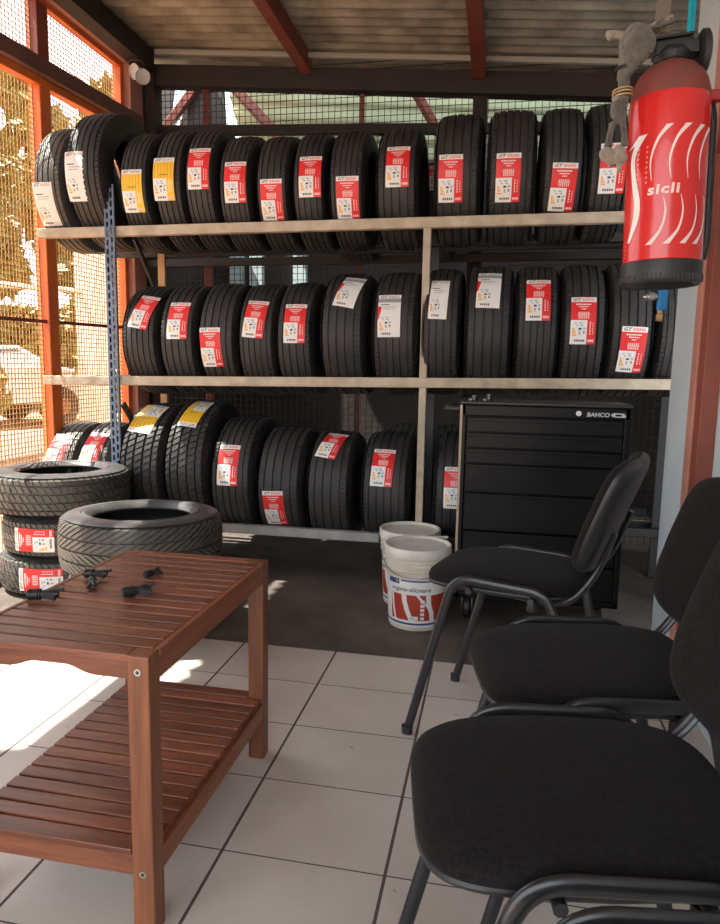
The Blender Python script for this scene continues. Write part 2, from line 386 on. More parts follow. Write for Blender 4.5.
# store behind the mesh: pale green roof sheets, dark rear wall with pale panels, braces
b = MB(); vs = []; fs = []; n = 0; x = -2.6
while x < 1.9:
    for (y, z) in ((2.45, 3.02), (3.0, 2.42)): vs.append((x, y + 0.0, z + 0.012*sin(2*pi*x/0.09)))
    x += 0.011; n += 1
for i in range(n-1): fs.append((2*i, 2*i+1, 2*i+3, 2*i+2))
b = MB(); vs = []; fs = []; n = 0; t = 0
while t <= 1.0:
    for x in (-1.45, 1.7): vs.append((x, 2.30 + 0.75*t, 3.20 - 0.085*x - 0.80*t + 0.010*sin(2*pi*t*9)))
    t += 0.012; n += 1
for i in range(n-1): fs.append((2*i, 2*i+1, 2*i+3, 2*i+2))
b.add(vs, fs, GREENSHEET); o = b.build('wall_back', smooth=True); struct(o); q = o.modifiers.new('t', 'SOLIDIFY'); q.thickness = 0.006
b = MB(); b.box(-2.4, 1.7, 3.0, 3.08, -0.01, 2.45, DARKWOOD); struct(b.build('wall_back'))
b = MB()
for x in (-1.56, -1.40, -1.05): b.box(x, x+0.1, 2.94, 3.0, 0.8, 2.2, mat('pale_cyan_panel', (0.50, 0.62, 0.64), 0.6))
struct(b.build('wall_back'))
for i, (a, c, s_) in enumerate((((-1.44, 2.35, 2.98), (-0.98, 2.5, 2.50), 0.08), ((-1.95, 2.2, 3.0), (-2.1, 2.6, 2.3), 0.07), ((-0.12, 2.1, 2.76), (0.10, 2.2, 2.42), 0.06), ((-1.9, 2.3, 2.4), (-1.5, 2.4, 2.95), 0.07))):
    beam('trim_%d' % (24 + i), a, c, s_, s_*0.7, REDBROWN if i != 1 else DARKWOOD)

b = MB()
for poly in (((-1.78,2.4,3.02),(-1.72,2.4,3.02),(-1.78,2.4,2.62),(-1.95,2.4,2.62),(-1.95,2.4,3.02)), ((-1.56,2.4,3.02),(-1.39,2.4,3.0),(-1.37,2.4,2.60),(-1.70,2.4,2.62))):
    n = len(poly); b.add([p for p in poly] + [(x, y+.03, z) for x, y, z in poly], [tuple(range(n)), tuple(range(2*n-1, n-1, -1))] + [(i, n+i, n+(i+1)%n, (i+1)%n) for i in range(n)], DARKWOOD)
struct(b.build('wall_back'))

# ================================================================ OUTSIDE, seen through the left mesh
def tree(name, x, y, h, cw, leafm, label, n=1500, low=0.25, seed=1):
    rnd = random.Random(seed); r = thing(name, label, 'tree', (x, y, -0.02), group='trees beyond the mesh wall')
    b = MB()
    tp = [(0,0,0), (rnd.uniform(-.1,.1), rnd.uniform(-.1,.1), h*.3), (rnd.uniform(-.2,.2), rnd.uniform(-.2,.2), h*.62)]
    b.tube(tp, [0.09*h/4, 0.07*h/4, 0.03*h/4], BARK, 8)
    for k in range(5):
        a = rnd.uniform(0, 2*pi); z0 = h*rnd.uniform(.25, .5)
        b.tube([(tp[1][0], tp[1][1], z0), (cw*.35*cos(a), cw*.35*sin(a), z0+h*.2), (cw*.6*cos(a), cw*.6*sin(a), z0+h*.32)], [0.035*h/4, 0.025*h/4, 0.01], BARK, 6)
    b.build('trunk', r, auto=40)
    f = MB(); blobs = [(rnd.gauss(0, cw*.38), rnd.gauss(0, cw*.38), h*rnd.uniform(low, .9), rnd.uniform(.18, .34)*cw) for _ in range(30)]
    for k in range(n):
        bx, by, bz, br = blobs[k % 30]
        d = Vector((rnd.gauss(0,1), rnd.gauss(0,1), rnd.gauss(0,.8))).normalized() * br * rnd.uniform(.5, 1.1)
        p = Vector((bx, by, bz)) + d; s_ = rnd.uniform(.08, .16) * h/4
        u = Vector((rnd.gauss(0,1), rnd.gauss(0,1), rnd.gauss(0,1))).normalized(); v_ = u.orthogonal().normalized()
        f.add([p-u*s_, p+v_*s_*.45, p+u*s_, p-v_*s_*.45], [(0,1,2,3)], leafm)
    f.build('foliage', r, fix=False)
tree('tree', -5.6, 4.9, 3.7, 1.3, LEAF, 'olive green tree on the left outside, left of the orange post', 6500, .12, 3)
tree('tree', -10.4, 15.8, 9.0, 2.4, LEAF, 'tall green tree outside whose crown shows through the upper left mesh', 6500, .45, 5)
tree('tree', -4.9, 8.6, 3.7, 1.2, LEAF2, 'yellowish tree outside behind the pale pillar', 6500, .10, 8)
tree('tree', -10.6, 10.8, 6.3, 1.7, LEAF2, 'dry yellow leafy tree at the far left edge outside', 6500, .06, 9)
tree('tree', -7.6, 11.6, 5.6, 1.5, LEAF, 'bushy green tree outside between the orange post and the pillar', 6500, .06, 12)
hg = MB(); rnd = random.Random(31)
for k in range(9000):
    p = Vector((-16 + 9.5*rnd.random(), 0, rnd.random()**.8*2.7)); p.y = 19.5 + .55*(p.x + 11) + rnd.uniform(-.5, .5); s_ = rnd.uniform(.12, .22)
    u = Vector((rnd.gauss(0,1), rnd.gauss(0,1), rnd.gauss(0,1))).normalized(); v_ = u.orthogonal().normalized()
    hg.add([p-u*s_, p+v_*s_*.5, p+u*s_, p-v_*s_*.5], [(0,1,2,3)], LEAF if rnd.random() < .5 else LEAF2)
tag(hg.build('hedge', fix=False), 'long low green and yellow hedge far outside beyond the mesh', 'hedge')
b = MB(); b.box(-4.25, -4.0, 5.0, 5.3, -0.02, 2.6, RENDERW); b.box(-4.29, -3.96, 4.96, 5.34, 2.6, 2.68, RENDERW)
tag(b.build('pillar', bevel=0.01), 'pale cream masonry pillar outside behind the mesh', 'pillar')
b = MB(); b.tube([(-4.6, 3.2, 1.72), (-4.2, 5.0, 1.80)], 0.03, RENDERW, 10)
tag(b.build('handrail', auto=40), 'pale horizontal pipe rail outside running to the cream pillar', 'rail')
b = MB(); b.box(-4.65, -4.45, 1.4, 5.0, -0.02, 0.22, mat('low_wall_render', (0.78, 0.70, 0.58), 0.8)); tag(b.build('garden_wall', bevel=0.01), 'low pale garden wall outside on the reddish ground', 'wall')
# parked car outside
car = thing('car', 'pale car parked outside beyond the mesh, with a rusty wheel', 'car', (-7.6, 7.0, -.02), radians(64))
prof = [(-1.9,.35),(-1.92,.62),(-1.8,.80),(-1.0,.90),(-.55,1.22),(.65,1.26),(1.15,.95),(1.85,.86),(1.95,.6),(1.9,.35)]
b = MB(); n = len(prof); vs = [(x, s_*(0.78 if z < 1 else 0.62), z) for s_ in (-1, 1) for x, z in prof]
b.add(vs, [tuple(range(n-1,-1,-1)), tuple(range(n, 2*n))] + [(i, (i+1)%n, n+(i+1)%n, n+i) for i in range(n)], CARPAINT)
b.build('body', car, bevel=0.05, seg=3)
b = MB()
for s_ in (-1, 1): b.add([(-.85, s_*.70, .93), (-.5, s_*.645, 1.17), (.6, s_*.645, 1.2), (.95, s_*.70, .96)], [(0,1,2,3)], CARGLASS)
q = b.build('side_window', car); m_ = q.modifiers.new('t', 'SOLIDIFY'); m_.thickness = 0.03; m_.offset = 0
for sx in (-1.2, 1.2):
    for sy in (-.74, .74):
        b = MB(); b.lathe([(0,-.09),(.15,-.1),(.17,-.08),(.28,-.1),(.31,-.07),(.31,.07),(.28,.1),(.17,.08),(.15,.1),(0,.09)], RUBBER2, 28, (0,0,0), 'y')
        b.lathe([(0,-.112),(.13,-.108),(.15,-.09),(.15,.09),(.13,.108),(0,.112)], RIMRUST, 24, (0,0,0), 'y')
        b.build('wheel', car, auto=40, loc=(sx, sy, .31))

# ================================================================ TYRE RACK
def zt(x): return 1.605 + 0.006*x
def zm(x): return 0.930 + 0.015*x
rack = thing('tyre_rack', 'long steel tyre rack with three pale shelf rails and a blue-grey upright', 'rack', (0, 0.77, 0))
def rail(a, c, mt, wy=0.044, w_=0.04):
    b = MB(); b.bar(Vector(a) - Vector((0,.77,0)), Vector(c) - Vector((0,.77,0)), w_, wy, mt); b.build('shelf_rail', rack, bevel=0.004)
rail((-1.652, .77, zt(-1.652)), (1.35, .77, zt(1.35)), RAILMAT)
rail((-1.652, .77, zm(-1.652)), (1.35, .77, zm(1.35)), RAILMAT)
rail((-1.652, .77, .2275), (0.02, .77, .2275), RAILGREY, 0.042)
rail((0.02, .77, .2275), (0.55, .77, .2275), GREYBLK, 0.042)
for z in (zt, zm, lambda x: .2275):
    for yy in (1.21, 1.36, 1.72): rail((-1.652, yy, z(-1.652)), (1.35, yy, z(1.35)), GREYBLK)
# perforated blue upright: an angle with slots
b = MB(); H0 = 1.80; px0, px1 = -1.290, -1.240; yf = -0.032
slots = []; z = 0.05
b.box(px0-.0, px0+.009, yf-.003, yf, 0, H0, POSTBLUE); b.box(px1-.009, px1, yf-.003, yf, 0, H0, POSTBLUE); b.box((px0+px1)/2-.006, (px0+px1)/2+.006, yf-.003, yf, 0, H0, POSTBLUE)
k = 0
while z < H0:
    z2 = min(z + .026, H0); b.box(px0+.009, (px0+px1)/2-.006, yf-.003, yf, z-.014 if k else 0, z, POSTBLUE)
    b.box((px0+px1)/2+.006, px1-.009, yf-.003, yf, z-.002, min(z+.012, H0), POSTBLUE); z += .04; k += 1
b.box(px0, px0+.003, yf, yf+.05, 0, H0, POSTBLUE); b.box(px1-.003, px1, yf, yf+.008, 0, H0, POSTBLUE)
b.box(px0-.01, px1+.01, yf-.01, yf+.06, 0, .006, POSTBLUE)
b.build('upright', rack)
for (x, z0, z1) in ((0.196, .955, 1.585), (0.197, .0, .912), (1.30, 0, 1.66)):
    b = MB(); b.box(x-.016, x+.016, -.015, .018, z0, z1, RAILMAT); b.build('upright', rack, bevel=.003)
for x in (-1.265, 0.19, 1.30):
    b = MB(); b.box(x-.02, x+.02, .462, .486, 0, 1.66, RAWWOOD if x < -1 else GREYBLK); b.build('upright', rack, bevel=.003)
b = MB(); b.bar((-1.24, 0.0, .80), (-1.20, .44, .28), .012, .03, GREYBLK); b.build('brace', rack)
b = MB(); b.bar((-1.245, 0.45, 1.27), (-1.19, .05, 1.58), .012, .03, GREYBLK); b.build('brace', rack)

# ================================================================ TYRES
def tyre_meshes(style, TR=None, SW=None):
    TR = TR or RUBBER; SW = SW or RUBBER2
    """tread and sidewalls of a tyre R = 0.28, width 0.2, axis along X, centred on the origin.
    style: 'rib' straight ribs with shoulder sipes, 'block' chunky blocks, 'vee' swept grooves"""
    R, W = 0.28, 0.20
    if style == 'rib': grooves = [(-.30,.035), (-.10,.04), (.10,.04), (.30,.035)]; NB = 76; depth = .007
    elif style == 'fine': grooves = [(-.33,.03), (-.16,.03), (0,.03), (.16,.03), (.33,.03)]; NB = 84; depth = .006
    elif style == 'block': grooves = [(-.31,.045), (-.11,.05), (.11,.05), (.31,.045)]; NB = 62; depth = .009
    else: grooves = [(-.22,.04), (.0,.035), (.22,.04)]; NB = 54; depth = .009
    xs = {-.5, -.47, -.43, .43, .47, .5}
    flags = []
    for g_, gw in grooves: xs |= {g_-gw/2-.004, g_-gw/2+.004, g_+gw/2-.004, g_+gw/2+.004}
    if style == 'vee': xs |= {i/20 for i in range(-9, 10)}
    xs = sorted(xs)
    rowpts = []
    for x in xs:
        crown = .010*(2*x)**2 + (.012 if abs(x) > .46 else 0) + (.02 if abs(x) >= .5 else 0)
        ing = any(abs(x-g_) < gw/2-.001 for g_, gw in grooves)
        rowpts.append((x*W*0.94, R - crown - (depth if ing else 0), x, ing))
    ang = []
    wn = 0.26 if style in ('rib', 'fine') else .30
    for k in range(NB):
        a = 2*pi*k/NB; s_ = 2*pi/NB
        ang += [(a, 0), (a+s_*(1-wn)-.0015, 0), (a+s_*(1-wn)+.0015, 1), (a+s_-.0015, 1)]
    vs = []; fs = []; n = len(ang)
    for X, r, x, ing in rowpts:
        for a, low in ang:
            drop = 0
            if low and not ing:
                if style in ('rib', 'fine'): drop = .0045 if abs(x) > .345 else 0
                elif style == 'block': drop = .006
                else: drop = .0075
            sh = 0
            if style == 'vee': sh = abs(x)*1.1
            elif style == 'block': sh = x*0.35
            elif style in ('rib', 'fine'): sh = x*.18
            th = a + sh
            vs.append((X, -(r-drop)*cos(th), (r-drop)*sin(th)))
    for i in range(len(rowpts)-1):
        for k in range(n): fs.append((i*n+k, i*n+(k+1)%n, (i+1)*n+(k+1)%n, (i+1)*n+k))
    b = MB(); b.add(vs, fs, TR); me = b.mesh('tread', False); me.name = 'tread'
    sharpen(me, 24)
    # both sidewalls: shoulder, bulge, rim guard, bead and the inner liner
    sw = MB(); prof = [(.245,-.097),(.258,-.094),(.252,-.0985),(.235,-.1025),(.215,-.104),(.205,-.1045),(.203,-.1025),(.196,-.103),(.194,-.1045),(.186,-.102),(.180,-.096),(.172,-.090),(.168,-.082),(.170,-.076)]
    base = [(.262,-.0935)] + prof[2:]
    sw.lathe([(r, h) for r, h in base], SW, 72, (0,0,0), 'x')
    sw.lathe([(r, -h) for r, h in base], SW, 72, (0,0,0), 'x')
    ms = sw.mesh('sidewall', True); ms.name = 'sidewall'; sharpen(ms, 38)
    ln = MB(); ln.lathe([(.170,-.076),(.200,-.092),(.235,-.092),(.262,-.075),(.266,0),(.262,.075),(.235,.092),(.200,.092),(.170,.076)], RUBBER2, 64, (0,0,0), 'x')
    ml = ln.mesh('inner_liner', True); ml.name = 'inner_liner'
    return me, ms, ml
TY = {s_: tyre_meshes(s_) for s_ in ('rib', 'fine', 'block')}
TY['vee'] = tyre_meshes('vee', DUSTY_LIT, DUSTY_LIT2); TY['stack'] = tyre_meshes('block', DUSTY_LIT, DUSTY_LIT2); TY['brightened'] = tyre_meshes('rib', DUSTY_LIT, DUSTY_LIT2)  # last style: rib tread whose paler rubber carries sun glare

_lab = {}
def label_mesh(kind, tilt=0.0, wide=1.0, R=0.28):
    """printed paper label wrapped on the tread, centred at the front (-Y) of a tyre of radius R"""
    key = (kind, tilt, wide)
    if key in _lab: return _lab[key]
    Wl, Hl = 0.098*wide, 0.190; b = MB()
    def bend(u, v, lift):           # u right, v up, from the label centre
        uu = u*cos(tilt) + v*sin(tilt); vv = -u*sin(tilt) + v*cos(tilt)
        a = vv/R; r = R + 0.0012 + lift - .010*(2*uu/.2)**2*.8
        return (uu, -r*cos(a), r*sin(a))
    def rect(x0, x1, y0, y1, m, lift):      # unit square coordinates, y from the top
        ny = max(1, int((y1-y0)*14)); nx = max(1, int((x1-x0)*5)); vs = []; fs = []
        for j in range(ny+1):
            for i in range(nx+1):
                vs.append(bend((x0+(x1-x0)*i/nx-.5)*Wl, (.5-(y0+(y1-y0)*j/ny))*Hl, lift))
        for j in range(ny):
            for i in range(nx):
                q = j*(nx+1)+i; fs.append((q, q+nx+1, q+nx+2, q+1))
        b.add(vs, fs, m)
    def txt(s_, x0, x1, y0, y1, m, lift, shear=0, bold=0):
        p, f = fit_text(s_, x0, x1, 1-y1, 1-y0, shear, bold)
        b.add([bend((x-.5)*Wl, (y-.5)*Hl, lift) for x, y in p], f, m)
    L1, L2, L3 = .0004, .0008, .0012
    rect(0, 1, 0, 1, WHITE, 0)
    main = {'R': LRED, 'Y': LYEL, 'W': WHITE, 'V': WHITE}[kind]
    txt('GT', .08, .40, .022, .088, LBLK, L2, .35, .02); txt('RADIAL', .44, .93, .026, .084, LRED if kind == 'R' else LGREY, L2, .2, .01)
    if kind in 'RY':
        rect(0, 1, .11, .50, main, L1)
        bar = WHITE if kind == 'R' else LBRN
        rect(0.66, 1, .50, 1, main, L1)
        if kind == 'R':
            for (x0, x1, y0, y1) in ((.2,.8,.15,.178),(.3,.7,.205,.228),(.42,.6,.255,.275)): 
                x = x0
                while x < x1: rect(x, min(x+.055, x1), y0, y1, bar, L2); x += .075
            for k in range(6): rect(.30+.075*k, .345+.075*k, .33, .47, LPINK, L2)
            rect(.26, .76, .375, .385, LPINK, L3)
        else:
            for k in range(6): rect(.08+.155*k, .10+.155*k, .13, .49, bar, L2)
            rect(.3, .7, .40, .43, bar, L2)
    else:
        if kind == 'V':
            rect(0, 1, .10, .20, LGREY, L1)
            for k in range(5): rect(0, .16-.025*k, .30+.06*k, .36+.06*k, LRED, L1)
        rect(.12, .5, .25, .27, LBLK, L2); rect(.2, .8, .31, .325, LGREY, L2); rect(.2, .7, .36, .372, LGREY, L2)
    for (x0, x1, y0, y1, m_) in ((.14,.24,.55,.575,LBLUE),(.34,.48,.55,.58,LBLUE),(.22,.30,.60,.62,LGREY),(.40,.5,.60,.625,LGREY),(.08,.15,.66,.70,LORG),(.08,.19,.71,.74,LORG),(.08,.22,.75,.785,LYEL),(.08,.26,.80,.83,LORG),(.32,.44,.66,.70,LBLK),(.50,.60,.65,.69,LBLUE),(.34,.40,.73,.80,LGREY),(.50,.58,.72,.78,LGREY)):
        rect(x0, x1, y0, y1, m_, L2)
    for k in range(5): rect(.18+.085*k, .235+.085*k, .90, .945, LBLK, L2)
    if kind in 'RY':
        for k in range(5): rect(.76, .80, .54+.055*k, .575+.055*k, WHITE, L2); rect(.87, .91, .56+.05*k, .59+.05*k, LPINK if kind == 'R' else WHITE, L2)
        rect(.70, .95, .90, .95, LPINK, L2)
    me = b.mesh('paper_label', fix=False)
    # every facet must face outwards
    bm_ = bmesh.new(); bm_.from_mesh(me)
    for f in bm_.faces:
        c = f.calc_center_median()
        if f.normal.dot(Vector((0, c.y, c.z))) < 0: f.normal_flip()
    bm_.to_mesh(me); bm_.free(); me.name = 'paper_label'
    _lab[key] = me
    return me

def link_part(name, me, parent, loc=(0,0,0), scale=(1,1,1), rot=(0,0,0)):
    o = bpy.data.objects.new(name, me); COL.objects.link(o); o.parent = parent
    o.location = loc; o.scale = scale; o.rotation_euler = rot
    return o
def tyre(x, y, zc, R, W, style, label, group, lab=None, phi=0, dx=0, tilt=0, wide=1.0, rz=0, spin=0):
    r = thing('tyre', label, 'tyre', (x, y, zc-R), rz, group); k = R/.28; s_ = (W/.2, k, k)
    me, ms, ml = TY[style]
    link_part('tread', me, r, (0,0,R), s_, (spin,0,0)); link_part('sidewall', ms, r, (0,0,R), s_); link_part('inner_liner', ml, r, (0,0,R), s_)
    if lab:
        link_part('paper_label', label_mesh(lab, tilt, wide), r, (dx,0,R), (1, k, k), (-phi,0,0))
    return r

ROWS = [
    ('top', 'A', -1.558, 1.83, 0.291, 0.154, 'W', -0.41, -0.021, 0.0),
    ('top', 'B', -1.358, 1.865, 0.316, 0.2, 'W', -0.13, -0.034, 0.0),
    ('top', 'T3', -1.137, 1.807, 0.273, 0.148, 'Y', -0.16, -0.002, 0.0),
    ('top', 'T4', -0.968, 1.811, 0.275, 0.169, 'Y', 0.0, -0.016, 0.0),
    ('top', 'T5', -0.821, 1.81, 0.274, 0.156, 'R', 0.16, 0.002, 0.0),
    ('top', 'T6', -0.663, 1.789, 0.259, 0.154, 'R', 0.01, 0.009, 0.0),
    ('top', 'T7', -0.49, 1.785, 0.256, 0.155, 'R', -0.29, 0.001, 0.0),
    ('top', 'T8', -0.326, 1.787, 0.257, 0.149, 'R', 0.07, 0.012, 0.0),
    ('top', 'T9', -0.157, 1.79, 0.258, 0.162, 'R', -0.31, 0.008, 0.0),
    ('top', 'T10', 0.06, 1.791, 0.258, 0.187, 'R', 0.17, 0.005, 0.0),
    ('top', 'T11', 0.314, 1.82, 0.276, 0.198, 'R', -0.18, -0.025, 0.0),
    ('top', 'T12', 0.533, 1.824, 0.278, 0.204, 'R', -0.21, -0.012, 0.0),
    ('top', 'T13', 0.736, 1.823, 0.276, 0.195, 'R', -0.37, 0.003, 0.05),
    ('top', 'T14', 0.908, 1.827, 0.278, 0.151, 'R', -0.14, 0.015, 0.0),
    ('middle', 'M1', -1.135, 1.109, 0.265, 0.182, 'R', 0.51, 0.016, 0.2),
    ('middle', 'M2', -0.945, 1.113, 0.266, 0.18, 'R', 0.32, 0.008, 0.0),
    ('middle', 'M3', -0.75, 1.118, 0.267, 0.183, 'R', -0.18, -0.023, -0.03),
    ('middle', 'M4', -0.562, 1.117, 0.265, 0.179, 'R', 0.34, -0.004, 0.08),
    ('middle', 'M5', -0.383, 1.122, 0.266, 0.172, 'R', 0.24, 0.005, 0.0),
    ('middle', 'M6', -0.162, 1.146, 0.28, 0.201, 'V', 0.73, 0.02, 0.2),
    ('middle', 'M7', 0.068, 1.15, 0.281, 0.204, 'V', 0.25, -0.021, -0.02),
    ('middle', 'M8', 0.268, 1.159, 0.285, 0.163, 'W', 0.49, -0.012, 0.03),
    ('middle', 'M9', 0.467, 1.166, 0.288, 0.198, 'V', 0.63, -0.004, 0.03),
    ('middle', 'M10', 0.666, 1.166, 0.286, 0.176, 'R', 0.45, 0.0, 0.0),
    ('middle', 'M11', 0.853, 1.169, 0.286, 0.179, 'R', 0.11, -0.007, 0.0),
    ('middle', 'M12', 1.037, 1.173, 0.287, 0.172, 'R', -0.33, 0.006, 0.04),
    ('middle', 'M13', 1.215, 1.175, 0.286, 0.152, None, 0.0, 0.0, 0.0),
    ('bottom', 'L1', -1.583, 0.424, 0.265, 0.17, 'R', 0.57, -0.02, 0.1),
    ('bottom', 'L2', -1.4, 0.427, 0.267, 0.161, 'R', 0.64, -0.014, 0.1),
    ('bottom', 'B1', -1.126, 0.488, 0.311, 0.223, 'Y', 0.96, -0.011, 0.0),
    ('bottom', 'B2', -0.896, 0.499, 0.319, 0.23, 'Y', 1.04, -0.001, 0.0),
    ('bottom', 'B3', -0.68, 0.456, 0.287, 0.21, 'R', 0.29, -0.01, 0.0),
    ('bottom', 'B4', -0.454, 0.43, 0.269, 0.225, 'R', -0.36, -0.018, -0.05),
    ('bottom', 'B5', -0.22, 0.424, 0.265, 0.209, 'R', 0.97, -0.007, 0.2),
    ('bottom', 'B6', 0.042, 0.428, 0.268, 0.22, 'R', 0.5, -0.014, 0.03),
    ('bottom', 'B7', 0.36, 0.436, 0.273, 0.203, 'R', 0.17, -0.005, 0.0),
]
ORD = ['first', 'second', 'third', 'fourth', 'fifth', 'sixth', 'seventh', 'eighth', 'ninth', 'tenth', 'eleventh', 'twelfth', 'thirteenth']
COLR = {'R': 'red and white', 'Y': 'yellow and white', 'W': 'plain white', 'V': 'mostly white'}
NM = {'A': 'paler tyre with plain white label, outermost left on the top shelf',
      'B': 'large tyre with plain white label just left of the blue upright, top shelf',
      'L1': 'sunlit tyre, red label, far left of the bottom shelf by the orange post',
      'L2': 'sunlit tyre, red label, just left of the blue upright, bottom shelf',
      'B1': 'blocky tyre, first right of the blue upright, yellow label, bottom shelf',
      'B2': 'large blocky tyre, second right of the blue upright, yellow label, bottom shelf',
      'B7': 'tyre on the bottom shelf half hidden behind the black tool cabinet',
      'M13': 'unlabelled tyre at the right end of the middle shelf by the wall'}
cnt = {'top': 0, 'middle': 0, 'bottom': 0}
for row, n, x, zc, R, W, lab, phi, dx, tilt in ROWS:
    if n not in ('A', 'B', 'L1', 'L2'): cnt[row] += 1
    lb = NM.get(n) or 'tyre, %s label, %s right of the blue upright, %s shelf' % (COLR[lab], ORD[cnt[row]-1], row)
    nb = [abs(x - q[2]) for q in ROWS if q[0] == row and q[1] != n]; W = min(W, min(nb) - .002)
    style = 'block' if n in ('B1', 'B2') else 'brightened' if n[0] == 'L' or n == 'A' else ('fine' if (hash_ := sum(map(ord, n))) % 3 == 0 else 'rib')
    tyre(x, 0.99, zc, R, min(W, .205 if row != 'bottom' else .222)*(.97 if row == 'top' else 1.0), style, lb, 'tyres on the %s shelf' % row, lab, phi, dx, pi + .12 if n in ('B1', 'B2') else tilt, 1.25 if n == 'B1' else .8 if n == 'M8' else 1.0, spin=x*7)
# tyres in the rear row
for x, zr, R, lab, phi, lb in ((-0.25, 1.628, .240, 'R', -.72, 'rear row tyre, its bottom glimpsed below the top shelf left of the pale upright'),
        (0.165, 1.630, .245, 'R', .55, 'rear row tyre whose label peeks over the top shelf near the pale upright'),
        (-0.88, .25, .250, None, 0, 'tyre in the rear row of the bottom shelf behind the second and third tyres'),
        (0.04, .25, .250, None, 0, 'tyre in the rear row of the bottom shelf with only its top edge showing'),
        (0.27, .25, .25, None, 0, 'tyre in the rear row of the bottom shelf left of the tool cabinet')):
    tyre(x, 1.54, zr + .006*x*(zr > 1) + sqrt(R*R-.16**2) + .001, R, .185, 'rib', lb, 'tyres in the rear row', lab, phi, 0)

# stacked tyres lying flat
def flat_tyre(x, y, z0, R, W, style, label, lab=None, ang=0, spin=0, du=0):
    """lying tyre; its label faces the compass angle ang"""
    r = thing('tyre', label, 'tyre', (x, y, z0), 0, 'tyres stacked flat on the floor'); k = R/.28; s_ = (W/.209, k, k)
    me, ms, ml = TY[style]
    link_part('tread', me, r, (0,0,W/2), s_, (0, pi/2, spin)); link_part('sidewall', ms, r, (0,0,W/2), s_, (0, pi/2, 0)); link_part('inner_liner', ml, r, (0,0,W/2), s_, (0, pi/2, 0))
    if lab:
        o = link_part('paper_label', label_mesh(lab, 0, 1.0), r, (0,0,W/2+du), (1, k, k))
        o.rotation_mode = 'QUATERNION'
        o.rotation_quaternion = Matrix.Rotation(ang, 3, 'Z').to_quaternion() @ Matrix.Rotation(-pi/2, 3, 'Y').to_quaternion()
    return r
flat_tyre(-1.385, 0.49, 0.0, .275, .170, 'stack', 'bottom tyre of the flat stack of three at left, red label on its side', 'R', radians(12), .3)
flat_tyre(-1.365, 0.475, 0.171, .262, .172, 'stack', 'middle tyre of the flat stack of three at left, red and white label', 'R', radians(4), .9)
flat_tyre(-1.395, 0.49, 0.344, .296, .182, 'stack', 'top tyre of the flat stack of three at left, sunlight on its upper sidewall', None, 0, 1.4)
flat_tyre(-0.765, 0.07, 0.0, .275, .238, 'stack', 'bottom tyre of the flat pair behind the coffee table', None, 0, .2)
SOLO = flat_tyre(-0.755, 0.04, 0.250, .292, .206, 'vee', 'large flat tyre with swept grooves, upper of the pair behind the table', None, 0, .7)
SOLO.rotation_euler.x = radians(-1.5)

# ================================================================ SLATTED COFFEE TABLE
TX0, TX1, TY0, TY1, TH = -.408, -.026, -1.272, -.660, .514
tb = thing('coffee_table', 'small slatted reddish wooden coffee table with a lower shelf', 'table', ((TX0+TX1)/2, (TY0+TY1)/2, 0))
ox, oy = (TX0+TX1)/2, (TY0+TY1)/2; hx, hy = (TX1-TX0)/2, (TY1-TY0)/2; lg = .040
for sx in (-1, 1):
    for sy in (-1, 1):
        b = MB(); xa = sx*(hx-lg/2-.001); ya = sy*(hy-lg/2-.001); b.box(xa-lg/2, xa+lg/2, ya-lg/2, ya+lg/2, 0, TH, TABZ); L_ = b.build('leg', tb, bevel=.003)
        for zz in (.487, .120):
            sc = MB(); yb = ya + sy*lg/2
            sc.lathe([(0, 0), (.0032, 0), (.0034, .0006)], LBLK, 12, (xa, yb + sy*.0012 - .0003, zz), 'y')
            sc.lathe([(.0034, 0), (.0062, 0), (.0062, .0012), (.0034, .0012), (.0034, 0)], CHROME, 16, (xa, yb + (0 if sy > 0 else -.0012), zz), 'y'); sc.build('screw', L_, auto=30)
def apron_x(ysgn, z0, z1, arch):
    """board between the legs along X; the upper one has a small arch cut from its lower edge"""
    x0, x1 = -(hx-lg), hx-lg; pts = [(x0, z0)]
    if arch:
        for k in range(0, 17):
            t = k/16; x = -.088 + .176*t
            e = .5 - .5*cos(2*pi*min(max(t, 0), 1)); e = min(1, e*1.6)
            pts.append((x, z0 + .014*e))
    pts.append((x1, z0)); top_ = [(x, z1) for x, _ in reversed(pts)]
    n = len(pts); ya, yb_ = ysgn*(hy-.032), ysgn*(hy-.012)
    vs = [(x, y, z) for y in (ya, yb_) for (x, z) in pts + top_]
    m_ = 2*n; fs = []
    for i in range(n-1):
        j = i+1; ti, tj = 2*n-1-i, 2*n-1-j
        fs += [(i, j, tj, ti), (m_+ti, m_+tj, m_+j, m_+i), (i, m_+i, m_+j, j), (ti, tj, m_+tj, m_+ti)]
    fs += [(0, 2*n-1, m_+2*n-1, m_), (n-1, m_+n-1, m_+n, n)]
    b = MB(); b.add(vs, fs, TABX); b.build('apron', tb, bevel=.0015)
for s_ in (-1, 1): apron_x(s_, .468, .500, True); apron_x(s_, .106, .149, False)
for sx in (-1, 1):
    for z0, z1 in ((.462, .5015), (.106, .149)):
        b = MB(); xa = sx*(hx-.012); b.box(xa-.010, xa+.010, -(hy-lg), hy-lg, z0, z1, TABY); b.build('side_rail', tb, bevel=.002)
def slats(z, n, mt_, y0, y1, x0, x1, tag_='slat'):
    p = (y1-y0)/n
    for i in range(n):
        e_ = (lg - .0125) if z > .4 and i in (0, n-1) else 0
        b = MB(); b.box(x0+e_, x1-e_, y0+p*i+.0030, y0+p*(i+1)-.0030, z-.012, z, mt_); b.build(tag_, tb, bevel=.0018)
slats(TH, 16, TABX, -hy+.002, hy-.002, -hx+.0135, hx-.0135)
for s_ in (-1, 1):
    b = MB(); xa = s_*(hx-.006); b.box(xa-.006, xa+.006, -(hy-lg-.001), hy-lg-.001, .5017, TH, TABY); b.build('edge_strip', tb, bevel=.0015)
